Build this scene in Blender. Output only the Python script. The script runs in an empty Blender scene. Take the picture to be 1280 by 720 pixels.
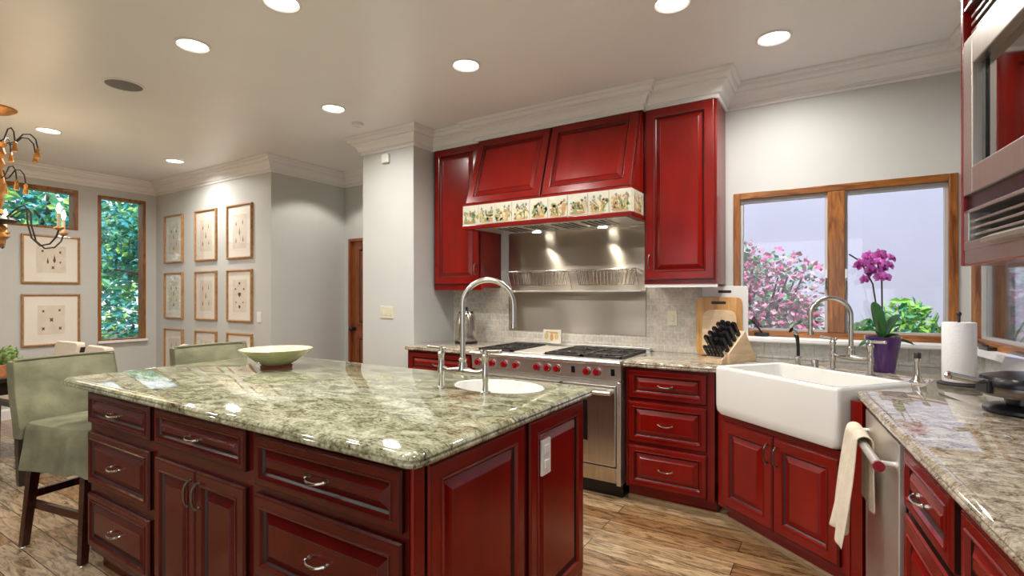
import bpy, bmesh, math, random
from mathutils import Vector, Matrix
random.seed(7)
PI = math.pi
SC = bpy.context.scene
COL = SC.collection

# ------------------------------------------------------------------ camera, world, lights, exposure
cd = bpy.data.cameras.new('camera'); cam = bpy.data.objects.new('camera', cd); COL.objects.link(cam)
cd.sensor_width = 36; cd.lens = 18.0; cd.shift_y = 8/1280; cd.clip_start = 0.02
cam.location = (0, 0, 1.38); cam.rotation_euler = (PI/2, 0, math.radians(32.0))
SC.camera = cam
SC.view_settings.view_transform = 'Standard'; SC.view_settings.look = 'None'
SC.view_settings.gamma = 1.0; SC.view_settings.use_curve_mapping = False
SC.view_settings.exposure = 0.0

W = bpy.data.worlds.new('world'); SC.world = W; W.use_nodes = True
wn = W.node_tree.nodes; wl = W.node_tree.links
bgn = wn['Background']
tc = wn.new('ShaderNodeTexCoord'); sep = wn.new('ShaderNodeSeparateXYZ'); rmp = wn.new('ShaderNodeValToRGB')
wl.new(tc.outputs['Generated'], sep.inputs[0]); wl.new(sep.outputs['Z'], rmp.inputs[0]); wl.new(rmp.outputs[0], bgn.inputs[0])
rmp.color_ramp.elements[0].color = (.80, .86, .95, 1); rmp.color_ramp.elements[1].color = (.45, .68, 1.0, 1)
bgn.inputs[1].default_value = 1.55

def light(name, kind, loc, power, color=(1, 1, 1), rot=(0, 0, 0), parent=None, **kw):
    l = bpy.data.lights.new(name, kind); l.energy = power; l.color = color
    for k, v in kw.items(): setattr(l, k, v)
    o = bpy.data.objects.new(name, l); COL.objects.link(o); o.location = loc; o.rotation_euler = rot
    if parent: o.parent = parent
    return o
sun = light('sun', 'SUN', (2, 2, 8), 3.4, (1, .97, .92), (math.radians(34), 0, math.radians(32)), angle=.03)
CAN_W = 17.0          # each recessed downlight
# fill light added in the made-up opening behind the camera
light('rear_fill_light', 'AREA', (-.9, -2.6, 1.25), 14, (.97, .98, 1.0), (PI/2, 0, 0), shape='RECTANGLE', size=3.4, size_y=2.2)

# ------------------------------------------------------------------ materials
MATS = {}
def new_mat(name):
    m = bpy.data.materials.new(name); m.use_nodes = True; MATS[name] = m
    return m, m.node_tree.nodes, m.node_tree.links, m.node_tree.nodes['Principled BSDF']
def pbr(name, col, rough=.5, metal=0, coat=0, spec=.5, emis=None, es=0, var=0, vscale=8, bump=0, bscale=60, stretch=(1, 1, 1), coat_r=.08):
    m, n, l, b = new_mat(name)
    b.inputs['Base Color'].default_value = (*col, 1); b.inputs['Roughness'].default_value = rough
    b.inputs['Metallic'].default_value = metal; b.inputs['Coat Weight'].default_value = coat
    b.inputs['Coat Roughness'].default_value = coat_r
    b.inputs['Specular IOR Level'].default_value = spec
    if emis: b.inputs['Emission Color'].default_value = (*emis, 1); b.inputs['Emission Strength'].default_value = es
    t = mp = None
    if var or bump:
        t = n.new('ShaderNodeTexCoord'); mp = n.new('ShaderNodeMapping'); mp.inputs['Scale'].default_value = stretch
        l.new(t.outputs['Object'], mp.inputs[0])
    if var:
        nz = n.new('ShaderNodeTexNoise'); nz.inputs['Scale'].default_value = vscale; nz.inputs['Detail'].default_value = 5
        l.new(mp.outputs[0], nz.inputs['Vector'])
        r = n.new('ShaderNodeValToRGB'); r.color_ramp.elements[0].position = .3; r.color_ramp.elements[1].position = .7
        r.color_ramp.elements[0].color = (*[c*(1-var) for c in col], 1); r.color_ramp.elements[1].color = (*[min(1, c*(1+var)) for c in col], 1)
        l.new(nz.outputs['Fac'], r.inputs[0]); l.new(r.outputs[0], b.inputs['Base Color'])
    if bump:
        nb = n.new('ShaderNodeTexNoise'); nb.inputs['Scale'].default_value = bscale; nb.inputs['Detail'].default_value = 4
        l.new(mp.outputs[0], nb.inputs['Vector'])
        bp = n.new('ShaderNodeBump'); bp.inputs['Strength'].default_value = bump; bp.inputs['Distance'].default_value = .01
        l.new(nb.outputs['Fac'], bp.inputs['Height']); l.new(bp.outputs[0], b.inputs['Normal'])
    return m

def ramp(n, stops, interp='LINEAR'):
    r = n.new('ShaderNodeValToRGB'); e = r.color_ramp.elements; r.color_ramp.interpolation = interp
    while len(e) < len(stops): e.new(.5)
    for i, (p, c) in enumerate(stops): e[i].position = p; e[i].color = (*c, 1)
    return r

def granite(name, stops, veins, rough=.05, sc=1.0, sy=1.7):
    m, n, l, b = new_mat(name)
    t = n.new('ShaderNodeTexCoord'); mp = n.new('ShaderNodeMapping'); mp.inputs['Rotation'].default_value = (0, 0, .5)
    mp.inputs['Scale'].default_value = (1.0, sy, 1.0)
    l.new(t.outputs['Object'], mp.inputs[0])
    a = n.new('ShaderNodeTexNoise'); a.inputs['Scale'].default_value = 9*sc; a.inputs['Detail'].default_value = 9; a.inputs['Roughness'].default_value = .72; a.inputs['Distortion'].default_value = .9
    c = n.new('ShaderNodeTexNoise'); c.inputs['Scale'].default_value = 70*sc; c.inputs['Detail'].default_value = 4
    v = n.new('ShaderNodeTexVoronoi'); v.inputs['Scale'].default_value = 55*sc
    for q in (a, c, v): l.new(mp.outputs[0], q.inputs['Vector'])
    mx = n.new('ShaderNodeMath'); mx.operation = 'MULTIPLY_ADD'; mx.inputs[1].default_value = .45
    l.new(c.outputs['Fac'], mx.inputs[0]); l.new(a.outputs['Fac'], mx.inputs[2])
    sb = n.new('ShaderNodeMath'); sb.operation = 'SUBTRACT'; sb.inputs[1].default_value = .225; l.new(mx.outputs[0], sb.inputs[0])
    r = ramp(n, stops); l.new(sb.outputs[0], r.inputs[0])
    # dark flecks follow veins
    f = n.new('ShaderNodeTexNoise'); f.inputs['Scale'].default_value = 14*sc; f.inputs['Detail'].default_value = 8; f.inputs['Roughness'].default_value = .75; f.inputs['Distortion'].default_value = 1.6
    l.new(mp.outputs[0], f.inputs['Vector'])
    fr = ramp(n, [(0, (0, 0, 0)), (.575, (0, 0, 0)), (.64, (1, 1, 1)), (1, (1, 1, 1))]); l.new(f.outputs['Fac'], fr.inputs[0])
    fm = n.new('ShaderNodeMath'); fm.operation = 'MULTIPLY'
    vr = ramp(n, [(0, (1, 1, 1)), (.55, (1, 1, 1)), (.75, (.2, .2, .2))]); l.new(v.outputs['Distance'], vr.inputs[0])
    l.new(fr.outputs[0], fm.inputs[0]); l.new(vr.outputs[0], fm.inputs[1])
    mix = n.new('ShaderNodeMixRGB'); mix.inputs[2].default_value = (*veins, 1)
    l.new(fm.outputs[0], mix.inputs[0]); l.new(r.outputs[0], mix.inputs[1]); l.new(mix.outputs[0], b.inputs['Base Color'])
    b.inputs['Roughness'].default_value = rough; b.inputs['Specular IOR Level'].default_value = .9; b.inputs['Coat Weight'].default_value = .5; b.inputs['Coat Roughness'].default_value = .02
    return m

def plank_floor(name):
    m, n, l, b = new_mat(name)
    t = n.new('ShaderNodeTexCoord')
    br = n.new('ShaderNodeTexBrick'); br.offset = .37; br.offset_frequency = 2
    for k, v in (('Scale', 1.0), ('Mortar Size', .0022), ('Mortar Smooth', .1), ('Brick Width', 1.15), ('Row Height', .135), ('Bias', 0)):
        br.inputs[k].default_value = v
    br.inputs['Color1'].default_value = (0, 0, 0, 1); br.inputs['Color2'].default_value = (1, 1, 1, 1); br.inputs['Mortar'].default_value = (.5, .5, .5, 1)
    l.new(t.outputs['Object'], br.inputs['Vector'])
    tone = ramp(n, [(0, (.20, .105, .045)), (.3, (.32, .20, .10)), (.55, (.38, .27, .16)), (.8, (.47, .37, .25)), (1, (.30, .17, .075))])
    l.new(br.outputs['Color'], tone.inputs[0])
    # grain, shifted for every board
    add = n.new('ShaderNodeVectorMath'); add.operation = 'MULTIPLY_ADD'; add.inputs[1].default_value = (7, 13, 5)
    l.new(br.outputs['Color'], add.inputs[0]); l.new(t.outputs['Object'], add.inputs[2])
    mp = n.new('ShaderNodeMapping'); mp.inputs['Scale'].default_value = (2.6, 13, 1); l.new(add.outputs[0], mp.inputs[0])
    g = n.new('ShaderNodeTexNoise'); g.inputs['Scale'].default_value = 2.2; g.inputs['Detail'].default_value = 9; g.inputs['Roughness'].default_value = .7; g.inputs['Distortion'].default_value = 1.2
    l.new(mp.outputs[0], g.inputs['Vector'])
    gr = ramp(n, [(.28, (.10, .085, .07)), (.40, (.45, .38, .31)), (.52, (1, .97, .92)), (.70, (1.55, 1.5, 1.42))]); l.new(g.outputs['Fac'], gr.inputs[0])
    mu = n.new('ShaderNodeMixRGB'); mu.blend_type = 'MULTIPLY'; mu.inputs[0].default_value = 1
    l.new(tone.outputs[0], mu.inputs[1]); l.new(gr.outputs[0], mu.inputs[2])
    dk = n.new('ShaderNodeMixRGB'); dk.inputs[2].default_value = (.03, .018, .01, 1)
    l.new(br.outputs['Fac'], dk.inputs[0]); l.new(mu.outputs[0], dk.inputs[1]); l.new(dk.outputs[0], b.inputs['Base Color'])
    b.inputs['Roughness'].default_value = .17
    bp = n.new('ShaderNodeBump'); bp.inputs['Strength'].default_value = .25; bp.inputs['Distance'].default_value = .004
    l.new(g.outputs['Fac'], bp.inputs['Height']); l.new(bp.outputs[0], b.inputs['Normal'])
    return m

def tile_mat(name, c1, c2, mortar, bw=.1, rh=.05, rough=.35, rot=(PI/2, 0, 0), ms=.003):
    m, n, l, b = new_mat(name)
    t = n.new('ShaderNodeTexCoord'); mp = n.new('ShaderNodeMapping'); mp.inputs['Rotation'].default_value = rot
    l.new(t.outputs['Object'], mp.inputs[0])
    br = n.new('ShaderNodeTexBrick'); br.offset = .5
    for k, v in (('Scale', 1.0), ('Mortar Size', ms), ('Mortar Smooth', .2), ('Brick Width', bw), ('Row Height', rh), ('Bias', 0)): br.inputs[k].default_value = v
    br.inputs['Color1'].default_value = (*c1, 1); br.inputs['Color2'].default_value = (*c2, 1); br.inputs['Mortar'].default_value = (*mortar, 1)
    l.new(mp.outputs[0], br.inputs['Vector'])
    nz = n.new('ShaderNodeTexNoise'); nz.inputs['Scale'].default_value = 45; nz.inputs['Detail'].default_value = 6; l.new(t.outputs['Object'], nz.inputs['Vector'])
    r = ramp(n, [(.3, (.78, .77, .75)), (.65, (1, 1, 1))]); l.new(nz.outputs['Fac'], r.inputs[0])
    mu = n.new('ShaderNodeMixRGB'); mu.blend_type = 'MULTIPLY'; mu.inputs[0].default_value = 1
    l.new(br.outputs['Color'], mu.inputs[1]); l.new(r.outputs[0], mu.inputs[2]); l.new(mu.outputs[0], b.inputs['Base Color'])
    b.inputs['Roughness'].default_value = rough
    bp = n.new('ShaderNodeBump'); bp.inputs['Strength'].default_value = .5; bp.inputs['Distance'].default_value = .003; bp.invert = True
    l.new(br.outputs['Fac'], bp.inputs['Height']); l.new(bp.outputs[0], b.inputs['Normal'])
    return m

def wood(name, c1, c2, rough=.35, scale=3, stretch=(12, 12, 1), coat=.2):
    m, n, l, b = new_mat(name)
    t = n.new('ShaderNodeTexCoord'); mp = n.new('ShaderNodeMapping'); mp.inputs['Scale'].default_value = stretch
    l.new(t.outputs['Object'], mp.inputs[0])
    g = n.new('ShaderNodeTexNoise'); g.inputs['Scale'].default_value = scale; g.inputs['Detail'].default_value = 7; g.inputs['Distortion'].default_value = 1.4
    l.new(mp.outputs[0], g.inputs['Vector'])
    r = ramp(n, [(.3, c1), (.52, tuple((a+b_)/2 for a, b_ in zip(c1, c2))), (.7, c2)]); l.new(g.outputs['Fac'], r.inputs[0])
    l.new(r.outputs[0], b.inputs['Base Color']); b.inputs['Roughness'].default_value = rough; b.inputs['Coat Weight'].default_value = coat
    return m

def pane_mat(name, refl=.07, tint=(1, 1, 1), fk=.6):
    m = bpy.data.materials.new(name); m.use_nodes = True; MATS[name] = m
    n, l = m.node_tree.nodes, m.node_tree.links; n.clear()
    o = n.new('ShaderNodeOutputMaterial'); tr = n.new('ShaderNodeBsdfTransparent'); gl = n.new('ShaderNodeBsdfGlossy'); mx = n.new('ShaderNodeMixShader')
    tr.inputs[0].default_value = (*tint, 1); gl.inputs['Roughness'].default_value = .02
    lw = n.new('ShaderNodeLayerWeight'); lw.inputs[0].default_value = .12
    ad = n.new('ShaderNodeMath'); ad.operation = 'MULTIPLY_ADD'; ad.inputs[1].default_value = fk; ad.inputs[2].default_value = refl*.5
    l.new(lw.outputs['Fresnel'], ad.inputs[0]); l.new(ad.outputs[0], mx.inputs[0])
    l.new(tr.outputs[0], mx.inputs[1]); l.new(gl.outputs[0], mx.inputs[2]); l.new(mx.outputs[0], o.inputs[0])
    return m

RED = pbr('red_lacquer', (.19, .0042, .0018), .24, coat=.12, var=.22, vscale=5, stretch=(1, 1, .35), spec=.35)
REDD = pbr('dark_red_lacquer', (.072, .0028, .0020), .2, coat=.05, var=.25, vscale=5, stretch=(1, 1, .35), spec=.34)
GLZ = pbr('dark_glaze', (.016, .004, .003), .35)
STEEL = pbr('brushed_steel', (.80, .78, .74), .42, 1.0, var=.06, vscale=6, stretch=(40, 40, 1))
STEELD = pbr('oven_door_steel', (.70, .67, .60), .28, 1.0, var=.10, vscale=5, stretch=(9, 9, .6))
STEELB = pbr('splash_steel', (.52, .475, .41), .30, 1.0)
def aniso(m, amt, rot):
    b = m.node_tree.nodes['Principled BSDF']; c = m.node_tree.nodes.new('ShaderNodeCombineXYZ'); c.inputs[0].default_value = 1.0
    b.inputs['Anisotropic'].default_value = amt; b.inputs['Anisotropic Rotation'].default_value = rot
    m.node_tree.links.new(c.outputs[0], b.inputs['Tangent'])
aniso(STEELB, .90, 0.25)
CHROME = pbr('chrome', (.78, .78, .78), .08, 1.0)
NICKEL = pbr('brushed_nickel', (.56, .53, .48), .22, 1.0)
PEWTER = pbr('dark_pewter', (.20, .18, .16), .3, 1.0)
IRON = pbr('black_iron', (.018, .014, .012), .5)
BLACK = pbr('black_plastic', (.010, .010, .012), .25)
GLASSB = pbr('black_glass', (.012, .010, .010), .04, spec=.7)
STEELM = pbr('satin_oven_steel', (.52, .48, .44), .34, 1.0, var=.06, vscale=6, stretch=(40, 40, 1))
OVENG = pbr('mirror_oven_glass', (.30, .27, .24), .05, 1.0)
WALL = pbr('wall_paint', (.56, .565, .545), .55, var=.02, vscale=3)
CEIL = pbr('ceiling_paint', (.82, .825, .83), .35, var=.02, vscale=2)
WHITE = pbr('white_paint', (.80, .795, .79), .4)
PORC = pbr('white_porcelain', (.78, .77, .73), .09, coat=.5, spec=.6)
PLATE = pbr('white_plastic', (.78, .77, .74), .35)
IVORY = pbr('ivory_plastic', (.66, .63, .47), .35)
GRAN = granite('green_granite', [(.30, (.02, .018, .012)), (.40, (.13, .13, .07)), (.48, (.27, .275, .165)), (.57, (.40, .405, .28)), (.70, (.60, .58, .46))], (.02, .018, .012))
GRANB = granite('beige_granite', [(.30, (.04, .03, .022)), (.40, (.17, .13, .09)), (.48, (.33, .28, .20)), (.57, (.46, .41, .33)), (.70, (.62, .58, .50))], (.03, .022, .018), sc=1.9, sy=1.25)
FLOOR = plank_floor('plank_floor')
TILE = tile_mat('stone_tile', (.70, .64, .54), (.56, .53, .46), (.72, .68, .60), .052, .052)
TILEW = tile_mat('white_tile', (.66, .66, .62), (.60, .60, .55), (.5, .48, .44), .10, .12)
OAK = wood('window_oak', (.13, .036, .007), (.44, .17, .035), .3, 3, (10, 10, 1.2))
OAKH = wood('window_oak_rail', (.13, .036, .007), (.44, .17, .035), .3, 3, (1.2, 10, 10))
DOORW = wood('door_wood', (.18, .045, .012), (.34, .10, .03), .3, 3, (8, 8, 1))
GILT = wood('frame_gold_wood', (.30, .14, .045), (.50, .27, .10), .35, 4, (6, 6, 6))
MAPLE = wood('maple', (.60, .42, .24), (.76, .58, .38), .4, 3, (2, 8, 8), 0)
BAMBOO = wood('bamboo', (.50, .24, .06), (.72, .42, .14), .4, 3, (14, 8, 1), .1)
MAHOG = wood('dark_mahogany', (.020, .005, .004), (.055, .012, .008), .25, 3, (6, 6, 1))
ESPRESSO = wood('espresso_wood', (.012, .008, .006), (.03, .018, .012), .3, 3, (4, 4, 4))
SHOE = wood('shoe_oak', (.22, .13, .06), (.36, .24, .12), .5, 3, (2, 2, 8), 0)
SAGE = pbr('sage_fabric', (.20, .195, .115), .85, var=.32, vscale=7, bump=.6, bscale=18)
CREAM = pbr('cream_fabric', (.66, .58, .47), .8, var=.05)
TOWEL = pbr('towel_cotton', (.72, .63, .49), .95, var=.12, vscale=14, bump=.4, bscale=200)
PAPER = pbr('paper_towel', (.80, .79, .80), .9, bump=.2, bscale=80)
MATB = pbr('mat_board', (.86, .81, .73), .7)
PRINT = pbr('print_paper', (.76, .68, .56), .7, var=.08, vscale=12)
INK = pbr('print_ink', (.12, .055, .025), .7, var=.5, vscale=40)
INKG = pbr('print_ink_green', (.14, .15, .09), .7, var=.4, vscale=40)
GOLD = pbr('antique_gold', (.52, .25, .07), .35, .6, var=.4, vscale=20)
WAX = pbr('candle_sleeve', (.80, .70, .52), .5)
BULB = pbr('warm_bulb', (1, .8, .5), .3, emis=(1, .72, .38), es=28)
LENS = pbr('lamp_lens', (1, 1, 1), .3, emis=(1, .93, .82), es=9)
MESHG = pbr('speaker_mesh', (.15, .15, .15), .6)
REDK = pbr('red_knob', (.30, .006, .010), .12, coat=.8)
PURPLE = pbr('purple_glaze', (.085, .025, .16), .2, coat=.5, var=.15, vscale=6)
PETAL = pbr('orchid_petal', (.74, .17, .66), .5, var=.3, vscale=30)
PETALC = pbr('orchid_lip', (.30, .01, .16), .5)
LEAF = pbr('orchid_leaf', (.02, .12, .02), .3, var=.3, vscale=10)
STEM = pbr('dark_stem', (.05, .03, .04), .5)
CLAYIN = pbr('bowl_glaze_inside', (.72, .60, .40), .15, coat=.4, var=.25, vscale=14)
CLAYOUT = pbr('bowl_glaze_outside', (.33, .33, .17), .15, coat=.4, var=.2, vscale=12)
TERRA = pbr('terracotta', (.20, .055, .03), .7)
GREENV = pbr('green_produce', (.26, .38, .12), .5, var=.3, vscale=25)
BOXW = wood('box_wood', (.30, .09, .03), (.50, .20, .07), .5, 3, (2, 6, 6), 0)
TREEL = pbr('tree_leaf', (.10, .42, .20), .5, var=.55, vscale=3)
TREEL2 = pbr('tree_leaf_bright', (.40, .70, .16), .5, var=.45, vscale=4)
TREEL3 = pbr('tree_leaf_blue', (.06, .40, .42), .45, var=.5, vscale=4)
BARK = pbr('bark', (.09, .06, .04), .9, var=.4, vscale=9)
BOUG = pbr('bougainvillea_bract', (.95, .22, .42), .6, var=.35, vscale=7)
BOUG2 = pbr('bougainvillea_pale_bract', (.95, .52, .62), .6, var=.2, vscale=7)
BUSHL = pbr('bush_leaf', (.18, .42, .18), .5, var=.5, vscale=6)
FERN = pbr('fern_leaf', (.34, .75, .10), .5, var=.5, vscale=5)
STUCCO = pbr('lavender_stucco', (.70, .67, .78), .9, var=.03, vscale=2, bump=.1, bscale=90)
STUCCOB = pbr('pale_blue_stucco', (.62, .72, .80), .9, var=.04, vscale=2)
GROUND = pbr('garden_soil', (.16, .15, .09), .95, var=.3)
PANE = pane_mat('window_glass')
PGLASS = pane_mat('picture_glass', .03, fk=.22)
GREYM = pbr('grey_sash', (.50, .49, .48), .4)
TINTT = pbr('band_tile_glaze', (.60, .57, .47), .25, coat=.3, var=.06, vscale=20)
T_OCH = pbr('tile_ochre', (.50, .36, .16), .4); T_GRN = pbr('tile_green', (.22, .29, .10), .4); T_GRY = pbr('tile_slate', (.20, .22, .19), .4)
T_ORG = pbr('tile_orange', (.50, .25, .09), .4); T_YEL = pbr('tile_pale_yellow', (.66, .55, .28), .4)

# ------------------------------------------------------------------ mesh helpers
class MB:
    def __init__(s, M=None): s.v = []; s.f = []; s.mi = []; s.M = M or Matrix()
    def add(s, vs, fs, mi=0):
        b = len(s.v); s.v += [tuple(s.M @ Vector(p)) for p in vs]
        for f in fs: s.f.append([b+i for i in f]); s.mi.append(mi)
        return s
    def box(s, x0, x1, y0, y1, z0, z1, mi=0):
        return s.add([(x0, y0, z0), (x1, y0, z0), (x1, y1, z0), (x0, y1, z0), (x0, y0, z1), (x1, y0, z1), (x1, y1, z1), (x0, y1, z1)],
                     [(3, 2, 1, 0), (4, 5, 6, 7), (0, 1, 5, 4), (1, 2, 6, 5), (2, 3, 7, 6), (3, 0, 4, 7)], mi)
    def rings(s, rings, mi=0, cap0=True, cap1=True, mis=None, closed=True):
        n = len(rings[0]); b = len(s.v)
        for r in rings: s.v += [tuple(s.M @ Vector(p)) for p in r]
        for k in range(len(rings)-1):
            for i in range(n if closed else n-1):
                j = (i+1) % n
                s.f.append([b+k*n+i, b+k*n+j, b+(k+1)*n+j, b+(k+1)*n+i]); s.mi.append(mis[k] if mis else mi)
        if cap0: s.f.append([b+i for i in reversed(range(n))]); s.mi.append(mis[0] if mis else mi)
        if cap1: s.f.append([b+(len(rings)-1)*n+i for i in range(n)]); s.mi.append(mis[-1] if mis else mi)
        return s
    def lathe(s, prof, c=(0, 0, 0), n=20, mi=0, mis=None, sx=1, sy=1, cap0=True, cap1=True):
        return s.rings([[(c[0]+r*sx*math.cos(2*PI*i/n), c[1]+r*sy*math.sin(2*PI*i/n), c[2]+z) for i in range(n)] for r, z in prof], mi, cap0, cap1, mis)
    def cyl(s, a, b, r, n=12, mi=0, r2=None): return s.tube([a, b], r, n, mi, r2=r2)
    def tube(s, pts, r, n=8, mi=0, r2=None, flat=None):
        P = [Vector(p) for p in pts]; rs = []
        u = None
        for i, p in enumerate(P):
            t = (P[min(i+1, len(P)-1)]-P[max(i-1, 0)]).normalized()
            if u is None:
                u = Vector((0, 0, 1)) if abs(t.z) < .9 else Vector((1, 0, 0))
            u = (u-t*u.dot(t)).normalized(); w = t.cross(u)
            rr = r[i] if isinstance(r, (list, tuple)) else (r if r2 is None else r+(r2-r)*i/(len(P)-1))
            rs.append([tuple(p+(u*math.cos(2*PI*k/n)*(flat or 1)+w*math.sin(2*PI*k/n))*rr) for k in range(n)])
        return s.rings(rs, mi)
    def prism(s, poly, z0, z1, mi=0):
        return s.rings([[(x, y, z0) for x, y in poly], [(x, y, z1) for x, y in poly]], mi)
    def prism_y(s, poly, y0, y1, mi=0):   # poly in x,z, extruded along y
        return s.rings([[(x, y1, z) for x, z in poly], [(x, y0, z) for x, z in poly]], mi)
    def prism_x(s, poly, x0, x1, mi=0):   # poly in y,z, extruded along x
        return s.rings([[(x0, y, z) for y, z in poly], [(x1, y, z) for y, z in poly]], mi)
    def ball(s, c, r, n=10, mi=0, sx=1, sy=1, sz=1):
        m = max(4, n//2); pr = []
        for i in range(m+1):
            a = -PI/2+PI*i/m; pr.append((max(1e-4, r*math.cos(a)), r*math.sin(a)*sz))
        return s.lathe(pr, c, n, mi, sx=sx, sy=sy)
    def build(s, name, mats, parent=None, smooth=False, bevel=0, loc=None, sub=0):
        me = bpy.data.meshes.new(name); me.from_pydata(s.v, [], s.f)
        for m in (mats if isinstance(mats, (list, tuple)) else [mats]): me.materials.append(m)
        me.polygons.foreach_set('material_index', s.mi)
        bm = bmesh.new(); bm.from_mesh(me); bmesh.ops.recalc_face_normals(bm, faces=bm.faces); bm.to_mesh(me); bm.free()
        if smooth:
            me.polygons.foreach_set('use_smooth', [True]*len(me.polygons)); me.set_sharp_from_angle(angle=math.radians(40))
        me.update()
        o = bpy.data.objects.new(name, me); COL.objects.link(o)
        if parent: o.parent = parent
        if loc: o.location = loc
        if bevel:
            b = o.modifiers.new('bevel', 'BEVEL'); b.width = bevel; b.segments = 2; b.limit_method = 'ANGLE'; b.angle_limit = math.radians(40)
        if sub:
            b = o.modifiers.new('sub', 'SUBSURF'); b.levels = sub; b.render_levels = sub
        return o
def thing(name, label, cat, loc=(0, 0, 0), rz=0, group=None):
    o = bpy.data.objects.new(name, None); COL.objects.link(o); o.empty_display_size = .1
    o.location = loc; o.rotation_euler = (0, 0, rz); return tag(o, label, cat, group)
def tag(o, label, cat, group=None, kind=None):
    o['label'] = label; o['category'] = cat
    if group: o['group'] = group
    if kind: o['kind'] = kind
    return o
def struct(o, label=None, cat=None):
    o['kind'] = 'structure'
    if label: o['label'] = label
    if cat: o['category'] = cat
    return o
def copy_tree(o, parent=None):
    c = o.copy(); COL.objects.link(c)
    if parent: c.parent = parent
    for ch in list(o.children): copy_tree(ch, c)
    return c
def arc(c, r, a0, a1, n, plane='xz', dirv=None):
    out = []
    for i in range(n+1):
        a = a0+(a1-a0)*i/n; d = r*math.cos(a); h = r*math.sin(a)
        dv = dirv or (1, 0); out.append((c[0]+dv[0]*d, c[1]+dv[1]*d, c[2]+h))
    return out
def offset(path, d, closed=True):
    """miter offset of a 2D path to its right by d"""
    n = len(path); out = []
    for i in range(n):
        p = Vector(path[i]); pr = Vector(path[i-1]) if (closed or i > 0) else None; nx = Vector(path[(i+1) % n]) if (closed or i < n-1) else None
        n1 = n2 = None
        if pr is not None: t = (p-pr).normalized(); n1 = Vector((t.y, -t.x))
        if nx is not None: t = (nx-p).normalized(); n2 = Vector((t.y, -t.x))
        if n1 is None: n1 = n2
        if n2 is None: n2 = n1
        k = 1+n1.dot(n2); m = (n1+n2)/max(k, .3)
        out.append((p.x+m.x*d, p.y+m.y*d))
    return out
def round_poly(poly, rs, n=5):
    out = []
    for i, p in enumerate(poly):
        r = rs[i] if isinstance(rs, (list, tuple)) else rs
        if r <= 0: out.append(p); continue
        p = Vector(p); a = (Vector(poly[i-1])-p); b = (Vector(poly[(i+1) % len(poly)])-p)
        r = min(r, a.length*.45, b.length*.45)
        p0 = p+a.normalized()*r; p1 = p+b.normalized()*r
        for k in range(n+1):
            t = k/n; q = p0*(1-t)**2+p*2*t*(1-t)+p1*t*t; out.append((q.x, q.y))
    return out

def panel(mb, x0, z0, w, h, fr=.055, y=0, th=.021, flip=False):
    """raised panel door or drawer front facing -y; slot 0 lacquer, slot 1 dark glaze"""
    fr = min(fr, w*.24, h*.24); bv = min(.030, w*.12, h*.14)
    pr = [(0, 0, 1), (0, -th+.008, 0), (.005, -th+.001, 1), (.0085, -th+.001, 0), (.010, -th, 0), (fr-.014, -th, 1), (fr-.0115, -th, 0), (fr-.009, -th-.004, 0), (fr-.004, -th-.003, 0), (fr+.001, -th+.007, 1),
          (fr+.008, -th+.013, 0), (fr+.008+bv*.75, -th+.004, 0), (fr+.008+bv, -th+.000, 1), (fr+.0105+bv, -th+.0005, 0), (fr+.013+bv, -th+.0005, 0)]
    rings = [[(x0+i, y+d, z0+i), (x0+w-i, y+d, z0+i), (x0+w-i, y+d, z0+h-i), (x0+i, y+d, z0+h-i)] for i, d, m in pr]
    mb.rings(rings, mis=[m for i, d, m in pr][:-1]+[0])
    mb.mi[-1] = 0
    return mb
def handle(parent, cx, cz, y=-.021, L=.088, vert=False, mat=None, name='handle'):
    m = MB(); pts = []
    n = 8
    for i in range(n+1):
        t = i/n*2-1; out = .010+.018*(1-t**4); q = t*L/2
        pts.append((cx, y-out, cz+q) if vert else (cx+q, y-out, cz-.006*(1-t*t)))
    m.tube(pts, [.0052, .0046, .0043, .0046, .0055, .0046, .0043, .0046, .0052], 8)
    for sgn in (-1, 1):
        a = (cx, y+.001, cz+sgn*L/2) if vert else (cx+sgn*L/2, y+.001, cz)
        b = (a[0], y-.012, a[2]); m.cyl(a, b, .0075, 10, r2=.0048); m.ball(b, .007, 8)
    o = m.build(name, mat or NICKEL, parent, smooth=True); return o
def drawer(root, x0, z0, w, h, mat, fr=.04, L=.088, name='drawer'):
    d = panel(MB(), x0, z0, w, h, fr).build(name, [mat, GLZ], root)
    handle(d, x0+w/2, z0+h/2, L=L, mat=NICKEL); return d
def door(root, x0, z0, w, h, mat, side, hz, fr=.06, vert=True, hmat=None):
    d = panel(MB(), x0, z0, w, h, fr).build('door', [mat, GLZ], root)
    handle(d, x0+(.028 if side == 'L' else w-.028), hz, vert=True, L=.095, mat=hmat or PEWTER); return d
def cabinet_box(root, W, D, z1, mat, toe=.10, rec=.06, z0=None, x0=0):
    m = MB()
    if z0 is None:
        m.prism_x([(rec, 0), (D, 0), (D, z1), (0, z1), (0, toe), (rec, toe)], x0, x0+W)
    else: m.box(x0, x0+W, 0, D, z0, z1)
    return m.build('cabinet_box', [mat, GLZ], root)
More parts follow.
